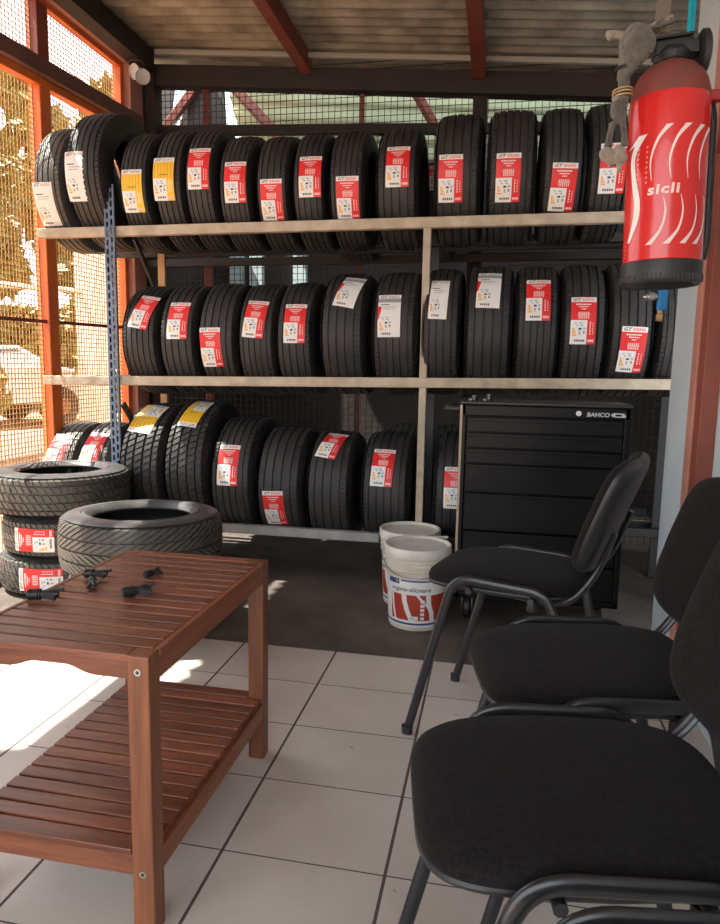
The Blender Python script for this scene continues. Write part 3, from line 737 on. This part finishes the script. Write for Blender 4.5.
slats(.162, 14, TABX, -hy+lg+.002, hy-lg-.002, -hx+.002, hx-.010)
for s_ in (-1, 1):
    b = MB(); ya = s_*(hy-.021); b.box(-hx+lg+.003, hx-lg-.003, ya-.018, ya+.018, .150, .162, TABX); b.build('slat', tb, bevel=.0018)

# small black plastic clips lying on the table
def clip(x, y, rz, label, s_=1.0, kind=0):
    s_ *= 1.22
    r = thing('plastic_clip', label, 'clip', (x, y, TH+.001), rz, 'black plastic clips on the coffee table')
    b = MB(); zc = .0095*s_
    b.tube([(-.026*s_,0,zc), (-.010*s_,0,zc), (-.008*s_,0,zc), (.008*s_,0,zc)], [.0085*s_, .0090*s_, .0070*s_, .0070*s_], BLACKPL, 12)
    b.tube([(.006*s_,.0,zc), (.022*s_,.0,zc*.9)], [.0055*s_, .0045*s_], BLACKPL, 10)
    for k in range(5): b.tube([((-.024+.004*k)*s_,0,zc), ((-.022+.004*k)*s_,0,zc)], .0096*s_, BLACKPL, 12)
    b.build('barrel', r, auto=35)
    b = MB(); b.bar((-.004*s_, .004*s_, zc*1.3), (.026*s_, .009*s_, zc*1.5), .006*s_, .005*s_, BLACKPL); b.bar((.0*s_, -.006*s_, zc), (.020*s_, -.014*s_, .006*s_), .006*s_, .008*s_, BLACKPL)
    if kind: b.bar((.018*s_, .006*s_, zc*1.5), (.030*s_, .002*s_, zc*1.6), .005*s_, .006*s_, BLACKPL)
    b.build('lever', r, bevel=.0012)
clip(-.366, -1.062, .35, 'long black plastic clip lying nearest the left edge of the table', 1.0, 1)
clip(-.347, -.905, .25, 'black plastic clip farthest back in the left pair on the table', .85, 1)
clip(-.318, -.965, -.9, 'black plastic clip just in front of the rearmost left one', .8)
clip(-.233, -.862, 1.2, 'small black plastic clip on its own toward the back right of the table', .72)
clip(-.198, -.994, .8, 'chunky black plastic clip, rightmost and nearest the table edge', 1.0, 1)

# ================================================================ CHAIRS
def pad(b, outline, rings, mt_, n=56, warp=None):
    """cushion: rings = [(inset scale, height)], from the top centre outwards and down to the underside centre"""
    vs = []; fs = []; idx = []
    for sc, z in rings:
        if sc == 0: idx.append([len(vs)]); vs.append((0, 0, z))
        else:
            idx.append(list(range(len(vs), len(vs)+n)))
            for k in range(n):
                x, y = outline(2*pi*k/n); vs.append((x*sc, y*sc, z))
    if warp: vs = [warp(*v) for v in vs]
    for A, B in zip(idx, idx[1:]):
        for k in range(n):
            j = (k+1) % n
            if len(A) == 1: fs.append((A[0], B[k], B[j]))
            elif len(B) == 1: fs.append((A[j], A[k], B[0]))
            else: fs.append((A[k], B[k], B[j], A[j]))
    b.add(vs, fs, mt_)
def sup(a, rx, ry, p):
    c, s_ = cos(a), sin(a)
    return (rx*math.copysign(abs(c)**(2/p), c), ry*math.copysign(abs(s_)**(2/p), s_))
def make_chair():
    r = bpy.data.objects.new('visitor_chair', None); COL.objects.link(r); r['category'] = 'chair'
    # origin: on the floor below the middle of the front bends; +X is the way the sitter faces
    for s_ in (-1, 1):
        y = .187*s_
        P = arc_pts([(.114, y, .004), (-.004, y, .462), (-.250, y, .456), (-.355, y, .004)], .055, 7)
        b = MB(); b.tube(P, .0075, BLACKMET, 12, ry=.0125, upv=(1, 0, .3)); b.build('leg_frame', r, auto=50)
        for q in (P[0], P[-1]):
            f = MB(); f.tube([(q[0], q[1], 0), (q[0], q[1], .022)], .0125, BLACKPL, 12, ry=.0155); f.build('foot_cap', r, auto=40)
    b = MB()
    for x in (-.045, -.205): b.tube([(x, -.187, .430), (x, .187, .430)], .0085, BLACKMET, 10)
    for y in (-.12, .12): b.tube([(-.045, y, .427), (-.205, y, .427)], .0075, BLACKMET, 10)
    b.build('cross_bars', r, auto=50)
    def out(a):
        x, y = sup(a, .208, .175, 5.0)
        if x > 0: y *= 1 - .10*(x/.205)**2
        else: y *= 1 - .16*(x/.205)**2
        return x, y
    def warp(x, y, z): return (x - .105, y, z - .008 - .010*max(0, x/.2)**2 + .004*max(0, -x/.2)**2)
    b = MB(); pad(b, out, [(0, .486), (.3, .4855), (.6, .484), (.82, .480), (.93, .474), (.98, .466), (1.0, .456), (.995, .448), (.985, .444)], BLACKFAB, 64, warp); b.build('seat', r, smooth=True)
    b = MB(); pad(b, out, [(.99, .446), (1.0, .442), (.985, .436), (.94, .432), (.6, .432), (0, .432)], BLACKPL, 64, warp); b.build('seat_shell', r, auto=50)
    # backrest: local u across, v up the board, w thickness, then leaned back and curved
    lean = radians(20)
    def place(u, v, w_):
        bow = .55*u*u; wv = w_ + bow            # edges come forward
        x = -.362 + wv*cos(lean) - v*sin(lean) - (.10*v*v); z = .644 + v*cos(lean) + wv*sin(lean)
        return (x, u, z)
    def outb(a):
        u, v = sup(a, .195, .150, 5.5)
        if v < 0: u *= 1 - .10*(v/.15)**2
        return u, v
    wp = lambda x, y, z: place(x, y, z)
    b = MB(); pad(b, outb, [(0, .030), (.4, .0295), (.75, .028), (.9, .024), (.97, .017), (1.0, .008), (1.0, .002)], BLACKFAB, 64, wp); b.build('backrest', r, smooth=True)
    b = MB(); pad(b, outb, [(1.0, .003), (1.004, -.002), (.99, -.012), (.93, -.021), (.8, -.025), (.4, -.026), (0, -.026)], BLACKPL, 64, wp); b.build('back_shell', r, auto=50)
    for s_ in (-1, 1):
        y = .150*s_
        P = arc_pts([(-.16, y*1.0, .428), (-.285, y, .424), (-.345, y, .50), (-.385, y, .62)], .07, 7)
        b = MB(); b.tube(P, .014, BLACKMET, 12, ry=.0075, upv=(0, 0, 1)); b.build('back_support', r, auto=50)
        k = MB(); k.lathe([(0,-.012),(.012,-.012),(.014,-.008),(.014,.008),(.012,.012),(0,.012)], BLACKPL, 14, (-.205, y*1.1, .412), 'z'); k.build('bolt_knob', r, auto=40)
    return r
def copy_tree(o, parent=None):
    c = o.copy(); COL.objects.link(c)
    if parent: c.parent = parent
    for ch in [q for q in bpy.data.objects if q.parent == o]: copy_tree(ch, c)
    return c
ch0 = make_chair()
for i, (x, y, fx, fy, lb) in enumerate((
        (.477, -.343, -.955, .295, 'black fabric visitor chair farthest back, turned in front of the tool cabinet'),
        (.600, -.984, -.981, -.193, 'black fabric visitor chair in the middle, between the far chair and the nearer one'),
        (.530, -1.400, -.986, -.164, 'black fabric visitor chair large in the foreground, its whole seat in view'),
        (.628, -1.806, -.986, -.164, 'black fabric visitor chair nearest the camera, only its frame showing at the bottom edge'))):
    c = ch0 if i == 0 else copy_tree(ch0)
    c.location = (x, y, 0); c.rotation_euler = (0, 0, atan2(fy, fx)); c['label'] = lb; c['group'] = 'row of visitor chairs by the right wall'

# ================================================================ TOOL CABINET
cx0, cx1, cy0, cy1 = .384, 1.000, .400, .705
tc_ = thing('tool_cabinet', 'large black rolling tool cabinet with rows of drawers behind the far chair', 'tool cabinet', ((cx0+cx1)/2, (cy0+cy1)/2, 0))
ox, oy = (cx0+cx1)/2, (cy0+cy1)/2; hx, hy = (cx1-cx0)/2, (cy1-cy0)/2
b = MB(); b.box(-hx, hx, -hy+.02, hy, .10, .862, TOOLBLK); b.box(-hx, -hx+.022, -hy, -hy+.02, .10, .862, TOOLBLK); b.box(hx-.022, hx, -hy, -hy+.02, .10, .862, TOOLBLK); b.box(-hx, hx, -hy, -hy+.02, .818, .862, TOOLBLK); b.box(-hx, hx, -hy, -hy+.02, .10, .125, TOOLBLK)
b.build('body', tc_, bevel=.005)
b = MB(); b.box(-hx-.006, hx+.006, -hy-.006, hy+.004, .863, .875, BLACKPL); b.build('top_mat', tc_, bevel=.003)
for z0, z1 in ((.760,.816),(.700,.757),(.640,.697),(.528,.637),(.378,.525),(.262,.375),(.128,.259)):
    b = MB(); b.box(-hx+.025, hx-.025, -hy-.004, -hy+.018, z0, z1-.014, TOOLBLK); d = b.build('drawer', tc_, bevel=.002)
    b = MB(); b.box(-hx+.028, hx-.028, -hy-.011, -hy+.0, z1-.013, z1-.003, TOOLBLK); b.box(-hx+.028, hx-.028, -hy-.011, -hy-.008, z1-.016, z1-.012, TOOLBLK); b.build('drawer_pull', d, bevel=.001)
b = MB(); b.box(-hx-.003, -hx+.006, -hy-.006, -hy-.001, .12, .86, mat('pale_brown_edge', (.38, .29, .19), .4)); b.build('edge_strip', tc_)  # pale brown strip down the front left corner
b = MB(); b.tube(arc_pts([(-hx, -hy+.06, .842), (-hx-.06, -hy+.06, .842), (-hx-.06, hy-.05, .842), (-hx, hy-.05, .842)], .03), .014, BLACKPL, 12); b.build('push_handle', tc_, auto=45)
lock = MB(); lock.lathe([(0, 0), (.009, 0), (.011, -.003), (.011, -.006)][::-1], CHROME, 20, (.815-ox, -hy-.001, .840), 'y'); lock.build('lock', tc_, auto=30)
p, f = fit_text('BAHCO', .810-ox+.035, .935-ox-.010, .829, .845, .12, .03)
b = MB(); b.add([(x, -hy-.0012, z) for x, z in p], f, mat('silver_print', (.62, .62, .62), .35)); 
fx0 = .935-ox-.004; fh = [(0,.004),(.012,.0),(.050,.0),(.052,.008),(.040,.010),(.050,.014),(.012,.016),(0,.012)]
b.add([(fx0+x, -hy-.0012, .829+z) for x, z in fh], [tuple(range(8))], MATS['silver_print'])
b.add([(fx0+.014+x, -hy-.0016, .829+z) for x, z in ((0,.004),(.022,.004),(.022,.011),(0,.011))], [(0,1,2,3)], TOOLBLK)
b.build('maker_badge', tc_, fix=False)
for sx in (-1, 1):
    for sy in (-1, 1):
        x, y = sx*(hx-.06), sy*(hy-.055)
        b = MB(); b.lathe([(0,-.014),(.018,-.016),(.045,-.014),(.050,-.009),(.050,.009),(.045,.014),(.018,.016),(0,.014)], BLACKPL, 28, (x-.012, y, .050), 'x'); w_ = b.build('caster', tc_, auto=40)
        b = MB(); b.lathe([(.012,-.019),(.030,-.018),(.034,-.0155)], CHROME, 20, (x-.012, y, .050), 'x'); b.box(x-.004-.03, x+.03-.03, y-.028, y+.028, .094, .102, CHROME)
        for q in (-.022, .018): b.box(x-.010+q, x-.007+q, y-.018, y+.018, .045, .096, CHROME)
        b.build('caster_bracket', w_, auto=30)

# small bits on top of the cabinet
for x, y, h, lb in ((.432, .44, .020, 'small dark tool bit left on top of the cabinet at its left side'), (.487, .45, .026, 'small dark socket on top of the cabinet right of the bit')):
    b = MB(); b.lathe([(0,0),(.012,0),(.013,.003),(.013,h*.6),(.010,h*.7),(.010,h),(.006,h),(.006,h*.6),(0,h*.6)], mat('dark_tool_steel', (.12,.12,.12), .35, 1), 18); b.box(-.022, .010, -.006, .006, 0, .008, MATS['dark_tool_steel'])
    o = b.build('socket', auto=35, loc=(x, y, .8752)); tag(o, lb, 'tool')

# ================================================================ BUCKETS
def bucket(x, y, rz, label, s_=1.0):
    r = thing('bucket', label, 'bucket', (x, y, -.006), rz, 'white paint buckets')
    H_, rb, rt_ = .322, .108, .125
    rad = lambda z: rb + (rt_-rb)*z/H_
    b = MB(); pr_ = [(0,.004),(rb-.01,.004),(rb-.006,0),(rb-.001,.002),(rb,.006)]
    pr_ += [(rad(.02), .02), (rad(.225), .225)]
    for z in (.232, .250, .268, .284): pr_ += [(rad(z), z-.003), (rad(z)+.005, z), (rad(z)+.005, z+.004), (rad(z), z+.007)]
    pr_ += [(rad(.30), .300), (rad(.30)-.004, .300)]
    b.lathe(pr_, PLASTWH, 64); b.build('tub', r, auto=35)
    b = MB(); b.lathe([(.1265,.287),(.130,.285),(.1315,.289),(.1315,.318),(.129,.322),(.124,.3225),(.121,.320),(.120,.311),(.1,.309),(0,.311)], LIDWH, 64); b.build('lid', r, auto=35)
    # printed sleeve
    def B(u, v, lift=0):       # u metres around from the front, v height
        a = u/.115; rr = rad(v) + .0006 + lift; return (rr*sin(a), -rr*cos(a), v)
    g_ = MB()
    def rect(u0, u1, v0, v1, m_, l=0, sk=0):
        n = max(1, int((u1-u0)/.006)); k = max(1, int((v1-v0)/.04)); vs = []; fs = []
        for j in range(k+1):
            for i in range(n+1):
                v = v0+(v1-v0)*j/k; vs.append(B(u0+(u1-u0)*i/n + sk*(v-v0), v, l))
        for j in range(k):
            for i in range(n): q = j*(n+1)+i; fs.append((q, q+1, q+n+2, q+n+1))
        g_.add(vs, fs, m_)
    rect(-.20, .20, .018, .205, WHITE)
    rect(-.20, .20, .026, .034, BUCKBLU, .0004); rect(-.055, .13, .198, .204, BUCKBLU, .0004)
    rect(-.105, .145, .044, .146, BUCKRED, .0004)
    rect(-.118, -.062, .185, .205, BUCKBLU, .0004)
    p, f = fit_text('organo-siloxane', -.100, .062, .154, .176, 0, .01)
    g_.add([B(x, z, .0008) for x, z in p], f, LBLK)
    # white swooping strokes over the red block
    def stroke(pts, w_):
        vs = []; fs = []
        for (u, v) in pts: vs += [B(u-w_/2, v, .0012), B(u, v, .0012), B(u+w_/2, v, .0012)]
        for i in range(len(pts)-1): fs += [(3*i, 3*i+1, 3*i+4, 3*i+3), (3*i+1, 3*i+2, 3*i+5, 3*i+4)]
        g_.add(vs, fs, WHITE)
    stroke([(-.095,.146),(-.094,.11),(-.088,.07),(-.082,.044)], .010)
    stroke([(-.042,.146),(-.040,.12),(-.030,.085),(-.012,.044)], .020)
    stroke([(.052,.146),(.055,.11),(.068,.075),(.072,.044)], .020)
    stroke([(.010,.146),(.028,.125),(.052,.100),(.060,.09)], .012)
    for k in range(5): rect(.022, .038, .048+.017*k, .060+.017*k, WHITE, .0016)
    rect(-.022, .014, .046, .062, WHITE, .0016); p, f = fit_text('20L', -.018, .0, .05, .058); g_.add([B(x, z, .0020) for x, z in p], f, LBLK)
    c = MB(); 
    sl = g_.build('printed_label', r, fix=False)
    b = MB()
    vs, fs = [], []
    n = 20; cc = (-.072, .195)
    b.add([B(cc[0]+.007*cos(2*pi*k/n), cc[1]+.007*sin(2*pi*k/n), .0012) for k in range(n)], [tuple(range(n))], mat('bronze_print', (.35,.22,.14), .5)); b.build('logo_disc', sl, fix=False)
    # wire handle resting on the shoulder, with a white grip
    P = [(.128*cos(a), -.134*sin(a)*1.0, .262 - .075*sin(a)) for a in [pi*k/24 for k in range(25)]]
    for sx in (-1, 1):
        e = MB(); e.lathe([(0,-.006),(.010,-.006),(.011,0),(.008,.006),(0,.006)], PLASTWH, 16, (sx*.129, 0, .262), 'x'); e.build('handle_lug', r, auto=35)
    return r
b1 = bucket(.238, .372, .05, 'front white paint bucket with red and blue printed label', 1)
b2 = bucket(.176, .622, -.5, 'rear white paint bucket standing behind the other one', 1)
def wire_handle(r, P, G):
    b = MB(); b.tube(P, .002, CHROME, 8); h = b.build('wire_handle', r, auto=40)
    if G: b = MB(); b.tube(G, .007, PLASTWH, 12); b.build('grip', h, auto=40)
wire_handle(b1, [(.130*cos(a), -.137*sin(a), .262 - .045*sin(a)) for a in [pi*.5+pi*k/24 for k in range(-12, 13)]], None)
P = [(.130*cos(a), .155*sin(a)*-1, .262 + .075*sin(a)*1.0) for a in [pi*k/24 for k in range(25)]]
P = [(.131, 0, .262), (.150, -.02, .285), (.165, -.06, .300), (.160, -.100, .300), (.10, -.135, .292), (0, -.142, .285), (-.1, -.11, .275), (-.131, 0, .262)]
P = [Vector(p) for p in P]; b2w = Matrix.Rotation(.5, 3, 'Z')
wire_handle(b2, [b2w @ Vector(p) for p in ((.115, -.07, .262), (.140, -.09, .300), (.160, -.090, .314), (.172, -.088, .316))], [b2w @ Vector(p) for p in ((.085, -.128, .314), (.12, -.120, .316), (.165, -.105, .316))])

# ================================================================ FIRE EXTINGUISHER
EX, EY, EZ, ER = .858, -.60, 1.183, .0815
ex = thing('fire_extinguisher', 'large red fire extinguisher with white stripes hanging on the right wall post', 'fire extinguisher', (EX, EY, EZ)); ex.rotation_euler.y = radians(-1.2)
b = MB(); b.lathe([(ER+.001,.046),(ER+.002,.048),(ER,.050),(ER,.372),(ER-.001,.384)], EXTRED, 96); 
b.build('cylinder', ex, auto=40)
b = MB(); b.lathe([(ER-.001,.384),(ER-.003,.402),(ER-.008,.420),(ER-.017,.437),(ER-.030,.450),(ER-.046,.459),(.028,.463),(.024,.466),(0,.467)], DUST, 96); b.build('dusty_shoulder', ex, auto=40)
b = MB(); b.lathe([(0,.012),(.060,.012),(.068,.002),(.078,.0),(.0835,.006),(.0845,.014),(.0845,.044),(.0835,.048),(.078,.048)], BLACKPL, 96)
for k in range(60):
    a = 2*pi*k/60; b.bar((.0842*cos(a), .0842*sin(a), .006), (.0842*cos(a), .0842*sin(a), .020), .003, .003, BLACKPL, (1,0,0))
b.build('base_ring', ex, auto=40)
b = MB(); b.lathe([(0,.460),(.034,.460),(.037,.465),(.037,.480),(.030,.486),(.030,.492),(0,.492)], BLACKPL, 32)
b.box(-.038, .050, -.022, .022, .474, .500, BLACKPL); b.build('valve', ex, bevel=.004)
b = MB(); b.bar((-.060, 0, .500), (.04, 0, .504), .03, .007, BLACKPL); b.bar((-.075, 0, .508), (.04, 0, .516), .028, .006, BLACKPL); b.build('lever', ex, bevel=.003)
b = MB(); b.lathe([(0,-.008),(.038,-.010),(.045,-.005),(.045,.005),(.038,.010),(0,.008)], BLACKPL, 36, (0,0,0), 'x'); b.build('gauge_cap', ex, auto=40, loc=(.060, 0, .478))
b = MB(); P = arc_pts([(.045, .035, .475), (.075, .05, .45), (.095, .03, .37), (.097, .03, .10), (.090, .03, .06)], .03)
b.tube(P, .010, BLACKPL, 10); b.build('hose', ex, auto=40)
b = MB(); b.box(.072, .215, -.004, .020, .382, .404, mat('red_bracket', (.36,.02,.02), .4)); b.box(.195, .215, -.03, .36, .372, .414, MATS['red_bracket']); b.box(.195, .250, .33, .36, .372, .414, MATS['red_bracket']); b.build('wall_bracket', ex, bevel=.003)
# decals on the cylinder: camera looks along about +Y, slightly from the left
A0 = atan2(-2.263-EY, .5148-EX)
def E_(u, v, lift=.0006):
    """u = metres to the right of the side facing the room, v = height above the base"""
    a = A0 + u*.864/ER; v = .006 + v*.925; return ((ER+lift)*cos(a), (ER+lift)*sin(a), v)
g_ = MB()
def stroke(pts, ws, m_, lift=.0006):
    vs = []; fs = []
    for (u, v), w_ in zip(pts, ws): vs += [E_(u-w_/2, v, lift), E_(u+w_/2, v, lift)]
    for i in range(len(pts)-1): fs.append((2*i, 2*i+1, 2*i+3, 2*i+2))
    g_.add(vs, fs, m_)
def sm_(pts, ws, n=6):
    out = []; ow = []
    P = [Vector((*p, 0)) for p in pts]
    for i in range(len(P)-1):
        p0 = P[max(i-1,0)]; p1 = P[i]; p2 = P[i+1]; p3 = P[min(i+2,len(P)-1)]
        for k in range(n):
            t = k/n; q = .5*((2*p1)+(p2-p0)*t+(2*p0-5*p1+4*p2-p3)*t*t+(3*p1-p0-3*p2+p3)*t**3)
            out.append((q.x, q.y)); ow.append(ws[i]*(1-t)+ws[i+1]*t)
    out.append((P[-1].x, P[-1].y)); ow.append(ws[-1]); return out, ow
for u in (-.014, .029, .069, .104):     # upper strokes: thin stem curving up to a wide tip
    p, w_ = sm_([(u-.018,.218), (u-.022,.262), (u-.008,.305), (u+.018,.335)], [.001,.004,.007,.016]); stroke(p, w_, CREAM)
for u in (-.010, .030, .068, .103):     # lower strokes: mirrored
    p, w_ = sm_([(u+.006,.185), (u+.013,.150), (u+.004,.110), (u-.022,.078)], [.001,.004,.006,.015]); stroke(p, w_, CREAM)
p, w_ = sm_([(-.058,.322), (-.086,.280), (-.082,.235), (-.068,.180), (-.070,.135), (-.090,.090)], [.024,.016,.015,.018,.018,.010]); stroke(p, w_, WHITE, .0010)
p, w_ = sm_([(-.058,.322), (-.085,.306), (-.105,.300)], [.022,.014,.006]); stroke(p, w_, WHITE, .0012)
for k in range(7): stroke([(-.055, .300-.010*k), (-.034, .300-.010*k)], [.001, .001], CREAM2)
for k in range(8):
    stroke([(-.058, .296-.011*k), (-.058, .291-.011*k)], [.030, .030], CREAM2)
for k in range(5): stroke([(-.086, .096-.009*k), (-.086, .092-.009*k)], [.046, .046], CREAM2)
p, f = fit_text('sicli', -.040, .033, .187, .210, .06, .034, 1.16); g_.add([E_(x, z) for x, z in p], f, CREAM)
g_.build('decals', ex, fix=False)
# strap hanging from the roof down to the valve
b = MB(); b.bar((.826, -.585, 1.712), (.860, -.45, 2.60), .030, .006, mat('dusty_strap', (.16,.13,.10), .9), (0,1,0)); tag(b.build('strap', bevel=.001), 'dusty brown strap hanging from the roof behind the extinguisher valve', 'strap')

# grey plush toy hanging from the extinguisher
def skin(name, chains, mt_, parent, sub=2):
    me = bpy.data.meshes.new(name); vs = []; es = []; rs = []; lut = {}
    for ch in chains:
        prev = None
        for (p, rr) in ch:
            key = tuple(round(c, 4) for c in p)
            if key not in lut: lut[key] = len(vs); vs.append(p); rs.append(rr)
            if prev is not None: es.append((prev, lut[key]))
            prev = lut[key]
    me.from_pydata(vs, es, []); me.materials.append(mt_); o = bpy.data.objects.new(name, me); COL.objects.link(o); o.parent = parent
    sk = o.modifiers.new('skin', 'SKIN'); sk.use_smooth_shade = True
    for i, v in enumerate(me.skin_vertices[0].data): v.radius = (rs[i], rs[i]); v.use_root = (i == 0)
    s2 = o.modifiers.new('sub', 'SUBSURF'); s2.levels = sub; s2.render_levels = sub
    return o
pt = thing('plush_toy', 'dusty grey long-limbed plush toy tied beside the extinguisher valve', 'plush toy', (.742, -.645, 1.452))
skin('body', [[((.010,0,.135),.013), ((.004,0,.165),.014), ((-.002,0,.150),.014)],
              [((.010,0,.135),.013), ((.000,0,.105),.021), ((-.004,0,.085),.019)],
              [((-.004,0,.085),.019), ((-.012,-.006,.060),.007), ((-.018,-.008,.030),.007), ((-.018,-.008,.010),.010)],
              [((-.004,0,.085),.019), ((.008,-.010,.060),.007), ((.012,-.014,.030),.007), ((.014,-.014,.010),.010)],
              [((.004,0,.165),.014), ((.014,0,.186),.024), ((.022,0,.206),.040), ((.032,0,.230),.042), ((.046,0,.244),.028)],
              ], PLUSH, pt)
skin('ear', [[((.004,0,.232),.010), ((-.016,-.002,.238),.009), ((-.030,-.004,.236),.0115), ((-.036,-.004,.233),.011)]], PLUSHPALE, pt)
skin('feet', [[((-.022,-.010,.012),.012), ((-.024,-.012,.000),.019), ((-.016,-.012,-.008),.017)], [((-.016,-.012,-.008),.017), ((.004,-.014,-.004),.021), ((.018,-.014,.002),.019)], [((.004,-.014,-.004),.021), ((.006,-.014,-.030),.005), ((.006,-.014,-.042),.003)]], PLUSHPALE, pt)
skin('tummy_patch', [[((-.006,-.010,.118),.010), ((-.010,-.008,.098),.011)]], PLUSHPALE, pt)
for z, q in ((.122, .0195), (.128, .0190), (.115, .0195), (.168, .0175), (.172, .0175)):
    b = MB(); b.tube([(.004 + q*cos(a), q*sin(a), z + .002*cos(a)) for a in [2*pi*k/20 for k in range(20)]], .0018, CORD if z < .15 else BLACKPL, 6, closed=True); b.build('cord', pt, smooth=True)
# crumpled leaf-like trinket beside the valve
b = MB(); rnd = random.Random(4)
for k in range(9):
    a = rnd.uniform(0, 6.3); P = [(.022*cos(a+t*1.3), .018*sin(a+t), .010+.006*rnd.random()+.004*t) for t in range(4)]
    b.tube(P, .004, PLUSHPALE if k % 2 else PLUSH, 6)
tag(b.build('tangled_cord', auto=60, loc=(.822, -.60, 1.703)), 'tangled grey cord lying on the extinguisher lever', 'cord')

# ================================================================ AIR LINE, LAMPS
al = thing('air_line', 'turquoise and blue air pipe running down the wall end with a brass outlet', 'pipe', (1.085, .40, 0))
b = MB(); b.tube([(.02, .02, 1.31), (.02, .02, 2.50)], .012, TURQ, 14); b.build('pipe', al, auto=40)
b = MB(); b.box(-.024, .008, -.012, .024, 1.215, 1.315, BLUEHOSE); b.build('filter_body', al, bevel=.005)
b = MB(); b.lathe([(0,0),(.011,0),(.013,.003),(.013,.024),(.010,.028),(.010,.040),(0,.040)], BRASS, 6, (-.012, .004, 1.176)); b.build('brass_outlet', al, auto=30)
b = MB(); b.lathe([(0,-.075),(.011,-.075),(.012,-.070),(.012,-.058),(.016,-.056),(.016,-.035),(.010,-.033),(.010,-.022),(0,-.022)], CHROME, 20, (0, .004, 1.262), 'x'); b.build('quick_coupler', al, auto=30)
sp = thing('spot_lamp', 'twin round white spotlights clamped on the corner post at upper left', 'lamp', (-1.53, 1.50, 2.56))
sp.scale = (.85, .85, .85)
for (x, y, z, d) in ((.0, .0, .045, (-.35,-.9,-.25)), (.062, -.02, .0, (.30,-.95,-.1))):
    q = Vector(d).to_track_quat('Z', 'Y')
    b = MB(); b.lathe([(0,-.06),(.018,-.058),(.028,-.045),(.034,-.02),(.045,0),(.049,.010),(.047,.014),(.043,.010),(.03,.006),(0,.004)], mat('lamp_white', (.40,.38,.35), .4), 32)
    o = b.build('lamp_head', sp, auto=40, loc=(x, y, z)); o.rotation_mode = 'QUATERNION'; o.rotation_quaternion = q
b = MB(); b.tube(arc_pts([(-.045, .06, .09), (-.05, -.01, .10), (-.02, -.01, .115), (.05, .0, .11), (.062, .02, .03)], .02), .005, LBLK, 8); b.tube([(-.05,.06,.09),(-.05,.10,.09)], .02, MATS['lamp_white'], 14); b.build('bracket', sp, auto=40)
